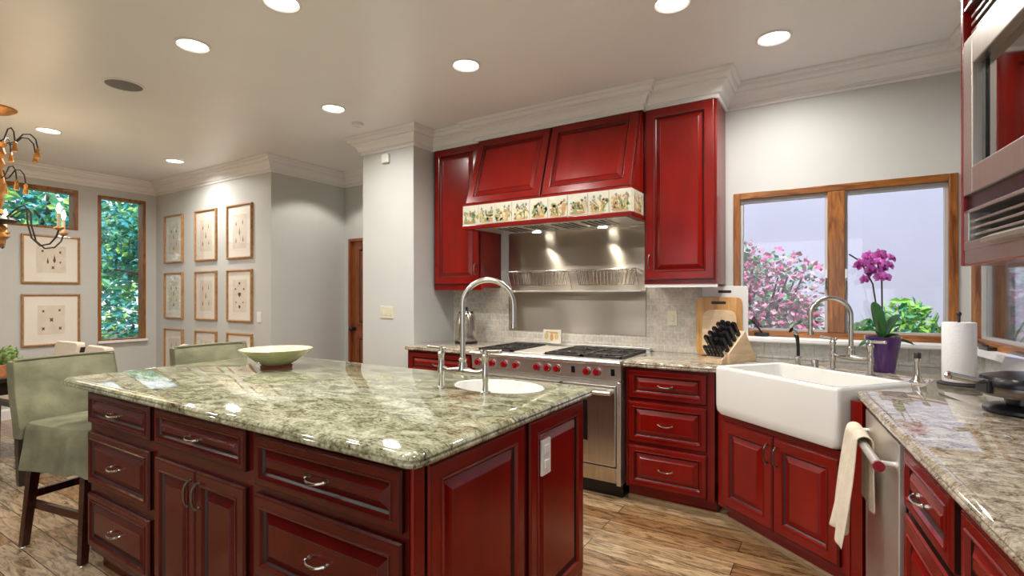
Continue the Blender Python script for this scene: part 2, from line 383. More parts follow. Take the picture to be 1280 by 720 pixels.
def slab(name, outline, holes, z0, z1, mat, prof=None):
    """counter slab with a moulded edge; outline counter-clockwise"""
    prof = prof or [(.006, 0), (.0, .006), (-.001, .014), (.003, .019), (.0, .026), (.004, .034), (.012, .0395), (.022, .0405), (.026, .0385), (.030, .0405)]
    h = z1-z0; m = MB(); k = h/.0405
    rings = []
    for ins, dz in prof:
        o = offset(outline, -ins); rings.append([(x, y, z0+dz*k) for x, y in o])
    m.rings(rings, cap0=False, cap1=False)
    o = m.build(name, mat)
    bm = bmesh.new(); bm.from_mesh(o.data); bm.verts.ensure_lookup_table()
    n = len(outline)
    def loop(base): return [bm.verts[base+i] for i in range(n)]
    for lp, zz in ((loop(len(bm.verts)-n), z1), (loop(0), z0)):
        es = [bm.edges.get((lp[i], lp[(i+1) % n])) for i in range(n)]
        hl = []
        for hole in holes:
            hv = [bm.verts.new((x, y, zz)) for x, y in hole]; bm.verts.ensure_lookup_table()
            es += [bm.edges.new((hv[i], hv[(i+1) % len(hv)])) for i in range(len(hv))]
        bmesh.ops.triangle_fill(bm, edges=es, use_beauty=True, use_dissolve=False)
    for hole in holes:     # inner edge of the cut-out
        nn = len(hole); a = [bm.verts.new((x, y, z1)) for x, y in hole]; b = [bm.verts.new((x, y, z0)) for x, y in hole]
        for i in range(nn): bm.faces.new((a[i], a[(i+1) % nn], b[(i+1) % nn], b[i]))
    bmesh.ops.remove_doubles(bm, verts=bm.verts, dist=1e-5)
    bmesh.ops.recalc_face_normals(bm, faces=bm.faces)
    for f in bm.faces:
        if abs(f.normal.z) > .999 and f.calc_center_median().z > z1-.002 and f.normal.z < 0: f.normal_flip()
    bm.to_mesh(o.data); bm.free()
    o.data.polygons.foreach_set('use_smooth', [True]*len(o.data.polygons)); o.data.set_sharp_from_angle(angle=math.radians(50))
    return o

# ------------------------------------------------------------------ the room
CH = 2.86; WY = 3.97
RA = math.radians(-83.8)                       # direction of the right-hand run
EX, EY = math.cos(RA), math.sin(RA); NX, NY = -math.sin(RA), math.cos(RA)
def rpt(t, d, o=(.68, 4.0)): return (o[0]+EX*t+NX*d, o[1]+EY*t+NY*d)
struct(MB().box(-9, 2.6, -3.2, 5.2, -.1, 0).build('floor', FLOOR))
struct(MB().prism([(-7.87, -2.9), (2.4, -2.9), (2.4, 4.14), (-3.2, 4.14), (-3.2, 4.6), (-7.87, 4.6)], CH, CH+.12).build('ceiling', CEIL))
def wall_open(name, M, L, H, T, holes, mat=WALL):
    """wall along local x with thickness in +y and rectangular openings"""
    m = MB(M); xs = sorted({0, L, *[h[0] for h in holes], *[h[1] for h in holes]})
    for a, b in zip(xs, xs[1:]):
        hs = sorted([(h[2], h[3]) for h in holes if h[0] <= a+1e-6 and h[1] >= b-1e-6]); z = 0
        for z0, z1 in hs:
            if z0 > z: m.box(a, b, 0, T, z, z0)
            z = z1
        if z < H: m.box(a, b, 0, T, z, H)
    return struct(m.build(name, mat))
TR = Matrix.Translation
WX0, WX1, WZ0, WZ1 = -.60, .635, 1.085, 2.10
wall_open('wall_range', TR((-3.16, WY, 0)), 3.84+.2, CH, .16, [(WX0+3.16, WX1+3.16, WZ0, WZ1)])
MR = TR((.68, 4.0, 0)) @ Matrix.Rotation(RA, 4, 'Z')
wall_open('wall_right', MR, 6.6, CH, .16, [(.10, 1.75, 1.085, 2.10)])
DX = -7.7
MD = TR((DX, -2.6, 0)) @ Matrix.Rotation(PI/2, 4, 'Z')
wall_open('wall_dining', MD, 5.95, CH, .16, [(3.35, 5.06, 2.15, 2.63), (5.255, 5.775, .80, 2.61)])
struct(MB().box(-7.9, -5.12, 3.30, 4.6, 0, CH).build('wall_pictures', WALL))
wall_open('wall_hall', TR((-5.2, 4.28, 0)), 1.5, CH, .14, [(.155, 1.0, 0, 2.06)])
struct(MB().box(-3.80, -3.15, 3.39, 4.5, 0, CH).build('wall_column', WALL, bevel=.006))
wall_open('wall_back', TR((-8.0, -2.75, 0)), 10.5, CH, .15, [(5.3, 8.9, 0, 2.35)])  # unseen opening added to let fill light into the room
# crown moulding: one profile swept round the room, in three lengths
CPATH = [(DX, -2.6), (DX, 3.30), (-5.12, 3.30), (-5.12, 4.28), (-3.80, 4.28), (-3.80, 3.39), (-3.15, 3.39), (-3.15, 3.65), (-2.60, 3.65), (-2.60, 3.60), (-1.15, 3.60),
         (-1.15, 3.65), (-.655, 3.65), (-.655, WY), rpt(.03, 0), rpt(6.5, 0)]
CPROF = [(0, 2.700), (.010, 2.700), (.016, 2.712), (.010, 2.722), (.012, 2.730), (.028, 2.732), (.032, 2.742), (.042, 2.768), (.056, 2.784), (.074, 2.794), (.074, 2.804), (.088, 2.806), (.096, 2.814), (.100, 2.828), (.100, 2.836), (.114, 2.838), (.122, 2.846), (.122, 2.859), (0, 2.859)]
def crown(name, i0, i1):
    m = MB(); offs = [[(x, y, z) for x, y in offset(CPATH, d, False)] for d, z in CPROF]
    rings = [[offs[k][i] for k in range(len(CPROF))] for i in range(i0, i1+1)]
    m.rings(rings); return struct(m.build(name, WHITE, smooth=False))
crown('trim_1', 0, 5); crown('trim_2', 5, 13); crown('trim_3', 13, 15)
def shoe(name, path):
    m = MB(); P = [(0, 0), (.018, 0), (.016, .018), (.006, .028), (0, .03)]
    offs = [[(x, y, z) for x, y in offset(path, d, False)] for d, z in P]
    m.rings([[offs[k][i] for k in range(len(P))] for i in range(len(path))]); return struct(m.build(name, SHOE))
def base(name, path):
    m = MB(); P = [(0, 0), (.016, 0), (.016, .10), (.008, .12), (0, .12)]
    offs = [[(x, y, z) for x, y in offset(path, d, False)] for d, z in P]
    m.rings([[offs[k][i] for k in range(len(P))] for i in range(len(path))]); return struct(m.build(name, WHITE))
base('baseboard_dining', [(DX, -2.6), (DX, 3.30), (-5.12, 3.30), (-5.12, 4.28)])
base('baseboard_column', [(-3.80, 3.39), (-3.15, 3.39)])
# tiled splashbacks, fixed to the walls
struct(MB().box(-3.15, -.605, WY-.010, WY+.001, .94, 1.452).build('wall_splashback', TILE))
struct(MB().box(-.605, .70, WY-.010, WY+.001, .94, 1.052).build('wall_sill_tile', TILEW))
struct(MB(MR).box(0.0, 2.3, -.010, .001, .94, 1.052).build('wall_right_tile', TILEW))

# kitchen window: oak frame, two grey sashes with panes
def kitchen_window(name, M, L, H, mull, mats):
    root = bpy.data.objects.new(name, None); COL.objects.link(root); root.matrix_world = M; struct(root)
    f = MB(); y0, y1 = -.012, .12; t = .045
    f.box(0, t, y0, y1, 0, H); f.box(L-t, L, y0, y1, 0, H)
    for a, b in mull: f.box(a, b, y0, y1, t, H-t)
    f.build('window_frame', OAK, root, bevel=.004)
    g = MB(); g.box(t, L-t, y0, y1, H-t, H); g.box(t, L-t, y0, y1, 0, t); g.build('window_rail', OAKH, root, bevel=.004)
    spans = []; x = t
    for a, b in mull: spans.append((x, a)); x = b
    spans.append((x, L-t))
    for a, b in spans:
        s = MB(); w = .016; yy = (.02, .06)
        s.box(a, a+w, *yy, t, H-t); s.box(b-w, b, *yy, t, H-t); s.box(a+w, b-w, *yy, t, t+w*.8); s.box(a+w, b-w, *yy, H-t-w*1.6, H-t)
        so = s.build('sash', GREYM, root)
        MB().box(a+w, b-w, .036, .042, t+w*.8, H-t-w*1.6).build('pane', PANE, so)
    return root, spans
kw, sp = kitchen_window('window_1', TR((WX0, WY, WZ0)), WX1-WX0, WZ1-WZ0, [(.575, .672)], None)
struct(MB().prism_x([(3.90, 1.052), (WY+.02, 1.052), (WY+.02, 1.088), (3.905, 1.088), (3.896, 1.078), (3.896, 1.06)], -.66, .69).build('window_sill_ledge', WHITE))
struct(MB(MR).prism_x([(-.06, 1.052), (.02, 1.052), (.02, 1.088), (-.06, 1.088)], .07, 2.2).build('window_ledge_side', WHITE))
for xx in (.14, .83):      # casement crank handles
    m = MB(); m.box(xx, xx+.09, -.05, -.012, .012, .030); m.tube([(xx+.045, -.03, .03), (xx+.035, -.045, .05), (xx+.015, -.05, .08), (xx-.005, -.055, .10)], .006, 8); m.ball((xx-.006, -.055, .105), .011, 8)
    m.build('crank_handle', BLACK, kw, smooth=True)
for xx in (.568, .679):    # sash locks beside the mullion
    m = MB(); m.box(xx-.007, xx+.007, -.02, .03, .33, .46); m.tube([(xx, -.02, .40), (xx, -.045, .38), (xx, -.04, .33)], .006, 8); m.build('sash_lock', NICKEL, kw, smooth=True)
rw, _ = kitchen_window('window_2', MR @ TR((.10, 0, 1.085)), 1.65, 1.015, [(.78, .87)], None)
m = MB(); m.box(.24, .36, -.05, -.006, .0, .022); m.tube([(.30, -.03, .022), (.20, -.05, .045), (.12, -.06, .035), (.09, -.06, .05)], .007, 8); m.build('crank_handle', BLACK, rw, smooth=True)
# dining room windows
def simple_window(name, M, L, H, t=.035):
    root = bpy.data.objects.new(name, None); COL.objects.link(root); root.matrix_world = M; struct(root)
    f = MB(); y0, y1 = -.01, .13
    f.box(0, t, y0, y1, 0, H); f.box(L-t, L, y0, y1, 0, H); f.box(t, L-t, y0, y1, H-t, H); f.box(t, L-t, y0, y1, 0, t*.5)
    f.build('window_frame', OAK, root, bevel=.003)
    MB().box(t, L-t, .09, .096, t*.5, H-t).build('pane', PANE, root)
    return root
simple_window('window_3', MD @ TR((3.35, 0, 2.15)), 1.71, .48, .05)
w4 = simple_window('window_4', MD @ TR((5.255, 0, .80)), .52, 1.81, .035)
MB().box(-.01, .53, -.05, .02, -.03, .0).build('window_sill', WHITE, w4, bevel=.004)
# hall door
dr = bpy.data.objects.new('door_1', None); COL.objects.link(dr); dr.location = (-5.045, 4.28, 0); struct(dr)
f = MB(); f.box(0, .035, -.008, .1, 0, 2.06); f.box(.81, .845, -.008, .1, 0, 2.06); f.box(.035, .81, -.008, .1, 2.03, 2.06); f.build('door_frame', DOORW, dr)
MB().box(.035, .81, .03, .065, .005, 2.03).build('door_leaf', DOORW, dr)
for z0, h in ((.15, .72), (1.0, .95)):
    for x0 in (.13, .46): panel(MB(), x0, z0, .26, h, .03, .03, .012).build('door_panel', [DOORW, GLZ], dr)
m = MB(); m.cyl((.08, .03, .96), (.08, -.01, .96), .025, 12); m.ball((.08, -.035, .96), .03, 10); m.build('door_handle', IRON, dr, smooth=True)

# tall red cabinets behind the camera, added to darken reflections in the island fronts
m = MB(TR((-2.85, -2.58, 0)) @ Matrix.Rotation(PI, 4, 'Z')); m.box(0, 4.6, 0, .10, 0, 2.55)
for i in range(10):
    for z0, h in ((.12, .75), (.89, 1.63)): panel(m, .01+i*.46, z0, .44, h, .07)
struct(m.build('wall_back_cabinets', [REDD, GLZ]))

# ------------------------------------------------------------------ kitchen island
IT = .945
def island_unit(label, x0, W_, build):
    r = thing('island_cabinet', label, 'cabinet', (x0, 1.06, 0), 0, None)
    if label.endswith('end panels'):
        m = MB(); Hh = IT-.04
        m.box(0, W_, 0, .02, .10, Hh); m.box(0, W_, 1.12, 1.14, .10, .74); m.box(0, .02, .02, 1.12, .10, Hh); m.box(W_-.02, W_, .02, 1.12, .10, Hh); m.box(.0, W_, .05, 1.10, 0, .12); m.build('cabinet_box', [REDD, GLZ], r)
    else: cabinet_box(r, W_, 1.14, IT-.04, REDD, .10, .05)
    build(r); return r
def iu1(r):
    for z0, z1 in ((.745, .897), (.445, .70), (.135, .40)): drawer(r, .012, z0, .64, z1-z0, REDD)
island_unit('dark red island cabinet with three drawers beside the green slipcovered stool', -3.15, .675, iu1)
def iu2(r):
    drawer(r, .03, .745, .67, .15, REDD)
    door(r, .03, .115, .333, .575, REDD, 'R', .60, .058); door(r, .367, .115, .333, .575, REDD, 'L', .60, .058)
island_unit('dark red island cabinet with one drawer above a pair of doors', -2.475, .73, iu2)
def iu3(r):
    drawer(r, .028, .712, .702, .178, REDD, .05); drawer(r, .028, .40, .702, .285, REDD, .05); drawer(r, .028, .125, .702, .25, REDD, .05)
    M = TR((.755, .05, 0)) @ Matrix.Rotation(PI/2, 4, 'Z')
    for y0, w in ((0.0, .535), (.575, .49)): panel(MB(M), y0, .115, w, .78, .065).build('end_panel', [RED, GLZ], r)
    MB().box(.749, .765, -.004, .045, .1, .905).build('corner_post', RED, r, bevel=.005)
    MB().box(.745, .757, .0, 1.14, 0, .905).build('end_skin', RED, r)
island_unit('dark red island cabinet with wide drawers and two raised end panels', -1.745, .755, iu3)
io = [(-3.43, 1.02), (-.945, 1.02), (-.945, 2.26), (-3.43, 2.26)]
hole = [(-1.345+.235*math.cos(2*PI*i/40), 2.03+.165*math.sin(2*PI*i/40)) for i in range(40)]
tag(slab('island_countertop', round_poly(io, .05), [hole], IT-.04, IT, GRAN), 'long green granite worktop with moulded edge on the red island', 'countertop')
m = MB(); m.lathe([(.2345, IT-.06), (.2345, IT-.002), (.230, IT+.0015), (.224, IT-.003), (.206, .82), (.15, .77), (.03, .762), (.03, .755), (.16, .76), (.222, .815), (.2345, IT-.06)], (-1.345, 2.03, 0), 40, sx=1, sy=.70, cap0=False, cap1=False)
b = m.build('island_sink', PORC, smooth=True); tag(b, 'oval white sink set into the island worktop', 'sink')
m = MB(); m.lathe([(.028, .7635), (.028, .767), (.012, .768)], (-1.345, 2.03, 0), 16); m.build('drain', CHROME, b, smooth=True)

def bridge_faucet(label, loc, rz, gap, sp_dir, reach, z_arc, tip_drop, mat=NICKEL, s=1.0, hdirs=(-1, 1)):
    r = thing('bridge_faucet', label, 'faucet', loc, rz)
    h1 = .115*s
    for sg in (-1, 1):
        x = sg*gap/2; p = MB()
        p.lathe([(.024, 0), (.024, .006), (.014, .012), (.0125, .05), (.015, .06), (.0165, .075), (.0165, .10), (.0135, .108), (.0135, .15), (.017, .156), (.017, .166), (.011, .172), (.011, .19), (.003, .192)], (x, 0, 0), 18)
        p.build('post', mat, r, smooth=True)
        q = MB(); hd = hdirs[0 if sg < 0 else 1]
        q.cyl((x-hd*.016, 0, .183), (x+hd*.075, 0, .187), .0075, 12, r2=.010); q.ball((x+hd*.076, 0, .187), .0105, 10); q.ball((x-hd*.018, 0, .183), .0095, 10)
        q.build('lever', mat, r, smooth=True)
    b = MB(); pts = [(-gap/2, 0, .10), (-gap*.36, 0, .088), (-gap*.25, 0, .086), (-gap*.12, 0, .088), (0, 0, .09), (gap*.12, 0, .088), (gap*.25, 0, .086), (gap*.36, 0, .088), (gap/2, 0, .10)]
    b.tube(pts, [.010, .011, .013, .017, .021, .017, .013, .011, .010], 14)
    b.lathe([(.021, .09), (.020, .115), (.0165, .125), (.0165, .135), (.019, .14), (.015, .15)], (0, 0, 0), 18); b.build('bridge', mat, r, smooth=True)
    rad = reach/2; zc = z_arc-rad
    pts = [(0, 0, .12), (0, 0, .2), (0, 0, (zc+.2)/2)]
    pts += [(sp_dir[0]*(rad-rad*math.cos(a)), sp_dir[1]*(rad-rad*math.cos(a)), zc+rad*math.sin(a)) for a in [PI*i/18 for i in range(19)]]
    e = pts[-1]; pts.append((e[0], e[1], e[2]-tip_drop))
    sp = MB(); sp.tube(pts, .0125*s, 14); e = pts[-1]; sp.lathe([(.0125, .012), (.0155, .010), (.0155, -.012), (.010, -.014)], e, 14); sp.build('spout', mat, r, smooth=True)
    return r
bridge_faucet('tall brushed bridge faucet standing on the island worktop', (-1.415, 1.845, IT), 0, .25, (.88, .475), .23, .50, .09, hdirs=(-1, 1))
# wall plate on the island end
r = thing('outlet_plate', 'white outlet plate on the island end panel', 'outlet', (-.968, 1.80, .735), PI/2)
MB().box(-.036, .036, -.006, .004, -.07, .07).build('plate', PLATE, r, bevel=.002)
for z in (-.03, .03):
    MB().box(-.016, .016, -.009, -.005, z-.018, z+.018).build('socket', PLATE, r, bevel=.001)
# ceramic bowl
m = MB(); m.lathe([(.085, 0), (.09, .012), (.078, .02), (.12, .045), (.175, .085), (.200, .108), (.203, .113), (.196, .112), (.17, .088), (.115, .05), (.05, .032), (.002, .03)], (0, 0, 0), 40, mis=[2, 2, 1, 1, 1, 1, 0, 0, 0, 0, 0], cap1=False)
o = m.build('ceramic_bowl', [CLAYIN, CLAYOUT, TERRA], smooth=True, loc=(-2.80, 1.84, IT)); tag(o, 'wide glazed ceramic bowl with a dark foot on the island', 'bowl')

# ------------------------------------------------------------------ range wall base units
def base_unit(label, loc, rz, W_, D, z1, fn, mat=RED):
    r = thing('base_cabinet', label, 'cabinet', loc, rz); cabinet_box(r, W_, D, z1, mat); fn(r); return r
CT = .94
def b0(r):
    drawer(r, .03, .71, .66, .17, RED); door(r, .03, .12, .325, .56, RED, 'R', .6); door(r, .365, .12, .325, .56, RED, 'L', .6)
base_unit('red base cabinet left of the steel range beside the column', (-3.149, 3.32, 0), 0, .729, .63, .90, b0)
def b1(r):
    for z0, z1 in ((.695, .885), (.405, .675), (.115, .385)): drawer(r, .018, z0, .50, z1-z0, RED, .045)
base_unit('red base cabinet with three drawers right of the steel range', (-1.17, 3.32, 0), 0, .56, .63, .90, b1)
SA = math.atan2(-.631, .776); S0 = (-.575, 3.30)
def spt(t, d): return (S0[0]+.776*t+.631*d, S0[1]-.631*t+.776*d)
def b2(r):
    door(r, .035, .125, .375, .50, RED, 'R', .53, .065); door(r, .415, .125, .375, .50, RED, 'L', .53, .065)
r = thing('base_cabinet', 'red corner cabinet with two doors under the white apron sink', 'cabinet', (*S0, 0), SA)
m = MB(); m.prism_x([(.06, 0), (.5, 0), (.5, .655), (0, .655), (0, .10), (.06, .10)], 0, .83); m.build('cabinet_box', [RED, GLZ], r); b2(r)
MB().box(-.02, .0, .004, .03, .1, .90).build('filler_stile', RED, r); MB().box(.83, .885, .004, .03, .1, .90).build('filler_stile', RED, r)
# farmhouse sink
r = thing('apron_sink', 'white farmhouse apron sink set across the corner', 'sink', (*spt(.015, -.055), 0), SA)
SW, SD, ST, SB = .80, .50, .955, .665
def rr(x0, x1, y0, y1, rad, z, n=6): return [(x, y, z) for x, y in round_poly([(x0, y0), (x1, y0), (x1, y1), (x0, y1)], rad, n)]
m = MB(); iy = .05
m.rings([rr(.05, SW-.05, .05, SD-.02, .03, SB), rr(.018, SW-.018, .012, SD, .035, SB+.006), rr(.004, SW-.004, .002, SD, .03, SB+.025), rr(0, SW, 0, SD, .028, SB+.06),
         rr(0, SW, 0, SD, .028, ST-.02), rr(.003, SW-.003, .003, SD-.002, .028, ST-.007), rr(.010, SW-.010, .010, SD-.008, .026, ST), rr(.026, SW-.026, .032, SD-.022, .04, ST),
         rr(.034, SW-.034, .040, SD-.030, .045, ST-.008), rr(.045, SW-.045, .05, SD-.04, .05, SB+.07), rr(.08, SW-.08, .085, SD-.07, .06, SB+.045)])
so = m.build('basin', PORC, r, smooth=True)
m = MB(); m.lathe([(.045, SB+.046), (.045, SB+.049), (.02, SB+.050)], (SW/2, .26, 0), 18); m.build('drain', CHROME, r, smooth=True)

# ------------------------------------------------------------------ right-hand run
RF = (.141, 2.776)                                      # far end of the cabinet faces
def rp(t, d): return (RF[0]+EX*t+NX*d, RF[1]+EY*t+NY*d)
# dishwasher
r = thing('dishwasher', 'steel dishwasher beside the sink under the right worktop', 'dishwasher', (*rp(.05, 0), 0), RA)
MB().box(0, .60, .0, .58, .10, .895).build('body', BLACK, r)
MB().box(.005, .595, -.022, .0, .11, .88).build('door', STEEL, r, bevel=.003)
MB().box(.02, .58, .05, .5, .0, .10).build('toe_kick', BLACK, r)
h = MB(); h.cyl((.02, -.075, .795), (.575, -.075, .795), .016, 16); hb = h.build('handle', STEEL, r, smooth=True)
for x in (.05, .545):
    k = MB(); k.cyl((x, -.02, .795), (x, -.075, .795), .011, 12); k.build('handle_post', STEEL, hb, smooth=True)
for x0, x1 in ((.008, .020), (.575, .588)):
    k = MB(); k.cyl((x0, -.075, .795), (x1, -.075, .795), .0185, 16); k.build('end_cap', REDK, hb, smooth=True)
# towel hanging on it
m = MB(MR); nx, ny = 15, 22
def towel_pt(i, j):
    u = i/(nx-1); v = j/(ny-1); x = (.70+.25*u)
    return None
def towel_sheet(mb, x0, x1, yb, ztop, l1, l2, th=.007, seed=0, zamp=.02, rad=.020):
    random.seed(seed); ph = [random.uniform(0, 6) for _ in range(4)]; prof = []
    n1 = 12
    for k in range(n1+1): prof.append(('f', k/n1))
    for k in range(1, 7): prof.append(('a', k/7))
    for k in range(n1+1): prof.append(('b', k/n1))
    grid = []
    for i in range(nx):
        u = i/(nx-1); row = []
        for kind, q in prof:
            if kind == 'f': z = ztop-l1*(1-q); amp = zamp*(1-q*.8); y = yb-rad
            elif kind == 'a': a = PI-PI*q; y = yb+rad*math.cos(a); z = ztop+rad*math.sin(a); amp = .002
            else: z = ztop-l2*q; y = yb+rad; amp = zamp*.2*q
            w = math.sin(u*11+ph[0]+q*.6)*.6+math.sin(u*19+ph[1]-q)*.4
            drp = .012*math.sin(u*5+ph[2]) if (kind == 'f' and q == 0) else 0
            sq = 1-(.18*(1-q) if kind == 'f' else .22)*0
            pinch = .80+.20*((1-q) if kind == 'f' else 0)
            xx = (x0+x1)/2+(u-.5)*(x1-x0)*pinch
            row.append((xx, y+w*amp-(.045*(1-q) if kind == 'f' else 0), z-drp))
        grid.append(row)
    nj = len(prof)
    A = [grid[i][j] for i in range(nx) for j in range(nj)]
    mb.add(A, [(i*nj+j, i*nj+j+1, (i+1)*nj+j+1, (i+1)*nj+j) for i in range(nx-1) for j in range(nj-1)])
mb = MB(); towel_sheet(mb, .035, .36, -.075, .803, .41, .27, seed=3, rad=.026, zamp=.04)
o = mb.build('dish_towel', TOWEL, smooth=True, loc=(*rp(.05, 0), 0)); o.rotation_euler = (0, 0, RA)
s_ = o.modifiers.new('thick', 'SOLIDIFY'); s_.thickness = .006; s_.offset = 1
o.modifiers.new('sub', 'SUBSURF').render_levels = 1
tag(o, 'cream cotton dish towel hanging over the dishwasher bar', 'towel')
def b3(r):
    drawer(r, .03, .70, .455, .185, RED, .045); door(r, .03, .115, .455, .56, RED, 'R', .6, .06)
base_unit('red base cabinet next to the dishwasher with drawer over door', (*rp(.67, 0), 0), RA, .515, .60, .90, b3)
def b4(r):
    drawer(r, .03, .70, .50, .185, RED, .045); door(r, .03, .115, .50, .56, RED, 'R', .6, .06)
base_unit('red base cabinet at the photo\'s lower right corner under the granite', (*rp(1.19, 0), 0), RA, .56, .60, .90, b4)
# worktops
lo = [(-3.15, WY-.01), (-3.15, 3.28), (-2.425, 3.28), (-2.425, WY-.01)]
tag(slab('countertop', lo, [], CT-.04, CT, GRANB), 'short granite worktop left of the range beside the column', 'countertop')
fl = rp(.0, -.035)
pol = [(-1.18, WY-.01), (-1.18, 3.28), spt(.003, -.02), spt(.003, .455), spt(.827, .455), spt(.827, .05), rp(-.03, -.035), rp(1.75, -.035), rpt(3.0, -.012), rpt(.045, -.012)]
tag(slab('countertop', round_poly(pol, [0, 0, .0, .03, .03, .0, .03, 0, 0, 0], 4), [], CT-.04, CT, GRANB), 'long beige granite worktop running round the corner sink to the right', 'countertop')
tk = offset([(-3.15, 3.38), (-.55, 3.38)], 0, False)
shoe('trim_4', [(-1.17, 3.38), spt(-.02, .065), spt(.83, .065), rp(0.0, .06), rp(1.75, .06)])

# ------------------------------------------------------------------ range
r = thing('range_cooker', 'wide steel range with red knobs between the red base cabinets', 'range', (-2.415, 3.28, 0))
RW = 1.225
m = MB(); m.box(0, RW, .03, .66, .10, .91); m.build('body', STEEL, r, bevel=.003)
MB().box(.01, RW-.01, .06, .6, 0, .10).build('toe_kick', BLACK, r)
m = MB(); m.prism_x([(.03, .79), (-.006, .80), (-.020, .905), (.03, .905)], 0, RW); cp = m.build('control_panel', STEEL, r)
m = MB(); m.prism_x([(.05, .902), (-.028, .902), (-.042, .912), (-.044, .924), (-.036, .936), (.05, .938)], -.002, RW+.002); m.build('bullnose', STEEL, r, smooth=True)
m = MB(); m.box(0, RW, .04, .665, .91, .934); m.build('cooktop', STEEL, r, bevel=.003)
m = MB(); m.box(0, RW, .64, .675, .93, .965); m.build('back_ledge', STEEL, r, bevel=.003)
for kx in (.068, .31, .415, .595, .68, .757, .985, 1.062, .20):
    k = MB(); y = -.013; z = .853
    k.cyl((kx, y+.004, z), (kx, y-.008, z), .031, 20, r2=.028)
    kb = k.build('knob_bezel', CHROME, r, smooth=True)
    k = MB(); k.cyl((kx, y-.008, z), (kx, y-.032, z), .0245, 18, r2=.022); k.box(kx-.006, kx+.006, y-.043, y-.03, z-.021, z+.021); k.build('knob', REDK, kb, smooth=True)
for kx in (.878, 1.17):
    MB().box(kx-.014, kx+.014, -.017, -.010, .833, .880).build('switch', BLACK, r, bevel=.002)
for (x0, x1, wz) in ((.02, .775, (.14, .56)), (.80, 1.19, (.035, .19))):
    d = MB().box(x0, x1, -.018, .03, .225, .765).build('oven_door', STEELD, r, bevel=.004)
    MB().box(x0+wz[0], x0+wz[1], -.021, -.017, .38, .655).build('oven_window', GLASSB, d)
    h = MB(); h.cyl((x0+.02, -.068, .722), (x1-.02, -.068, .722), .014, 14); hb = h.build('door_handle', STEEL, d, smooth=True)
    for x in (x0+.045, x1-.045):
        MB().box(x-.012, x+.012, -.068, -.018, .71, .734).build('handle_post', STEEL, hb, bevel=.003)
MB().box(.01, RW-.03, -.012, .03, .115, .215).build('kick_panel', STEELD, r, bevel=.003)
MB().box(RW-.03, RW, -.012, .04, .10, .79).build('side_trim', STEEL, r, bevel=.003)
def grate(x0, x1, y0, y1):
    g = MB(); z = .955
    g.box(x0, x1, y0, y0+.014, .936, z); g.box(x0, x1, y1-.014, y1, .936, z); g.box(x0, x0+.014, y0, y1, .936, z); g.box(x1-.014, x1, y0, y1, .936, z)
    cx = (x0+x1)/2; g.box(cx-.006, cx+.006, y0, y1, .942, z)
    for yc in (y0+(y1-y0)*.25, y0+(y1-y0)*.75):
        g.box(x0, x1, yc-.006, yc+.006, .942, z)
        for q in range(8):
            a = PI/8+q*PI/4
            g.cyl((cx+.035*math.cos(a), yc+.035*math.sin(a), z-.005), (cx+min(.13, (x1-x0)/2)*math.cos(a), yc+.11*math.sin(a), z+.001), .0055, 6)
    g.box(x0, x1, (y0+y1)/2-.007, (y0+y1)/2+.007, .942, z)
    go = g.build('grate', IRON, r)
    for yc in (y0+(y1-y0)*.25, y0+(y1-y0)*.75):
        b = MB(); b.lathe([(.05, .934), (.05, .94), (.034, .944), (.034, .95), (.002, .952)], (cx, yc, 0), 20); b.build('burner', IRON, go, smooth=True)
grate(.02, .33, .05, .60); grate(.62, .91, .05, .60); grate(.915, 1.205, .05, .60)
MB().box(.345, .605, .06, .60, .934, .945).build('griddle', STEEL, r, bevel=.003)

# ------------------------------------------------------------------ steel splashback, wall rack
o = MB().box(-2.505, -1.235, WY-.016, WY-.0105, 1.055, 1.93).build('steel_splashback', STEELB, bevel=.001); tag(o, 'large brushed steel sheet on the wall behind the range', 'splashback')
r = thing('wall_rack', 'steel rail with ledge fixed across the splashback behind the range', 'rack', (-1.86, WY-.016, 1.4))
m = MB(); m.cyl((-.605, -.10, .18), (.58, -.10, .18), .006, 10); m.build('rail', NICKEL, r, smooth=True)
m = MB(); m.box(-.60, .62, -.11, -.0, .0, .012); m.build('ledge', STEEL, r, bevel=.002)
for x in (-.60, .0, .575):
    m = MB(); m.tube([(x, 0, .18), (x, -.10, .18)], .005, 8); m.tube([(x, -.10, .18), (x, -.02, .01)], .004, 8); m.build('bracket', NICKEL, r, smooth=True)
def basket(label, x0, x1):
    r = thing('wire_basket', label, 'basket', ((x0+x1)/2, WY-.016-.06, 1.458), 0, None); L = (x1-x0)/2
    m = MB()
    for z, y0, y1, l in ((.115, -.068, .052, L), (.0, -.055, .045, L-.02)):
        m.tube([(-l, y0, z), (l, y0, z), (l, y1, z), (-l, y1, z), (-l, y0, z)], .0035, 6)
    m.build('rim', NICKEL, r)
    w = MB(); n = 15
    for i in range(n):
        t = -1+2*i/(n-1); w.tube([(t*L, -.068, .115), (t*(L-.02), -.055, 0), (t*(L-.02), .045, 0), (t*L, .052, .115)], .0028, 5)
    for sg in (-1, 1):
        for yy in (-.03, .01): w.tube([(sg*L, yy, .115), (sg*(L-.02), yy, 0)], .0028, 5)
    w.build('wires', NICKEL, r)
basket('left wire basket on the rail above the range', -2.385, -1.90); basket('right wire basket on the rail near the right upper cabinet', -1.77, -1.315)
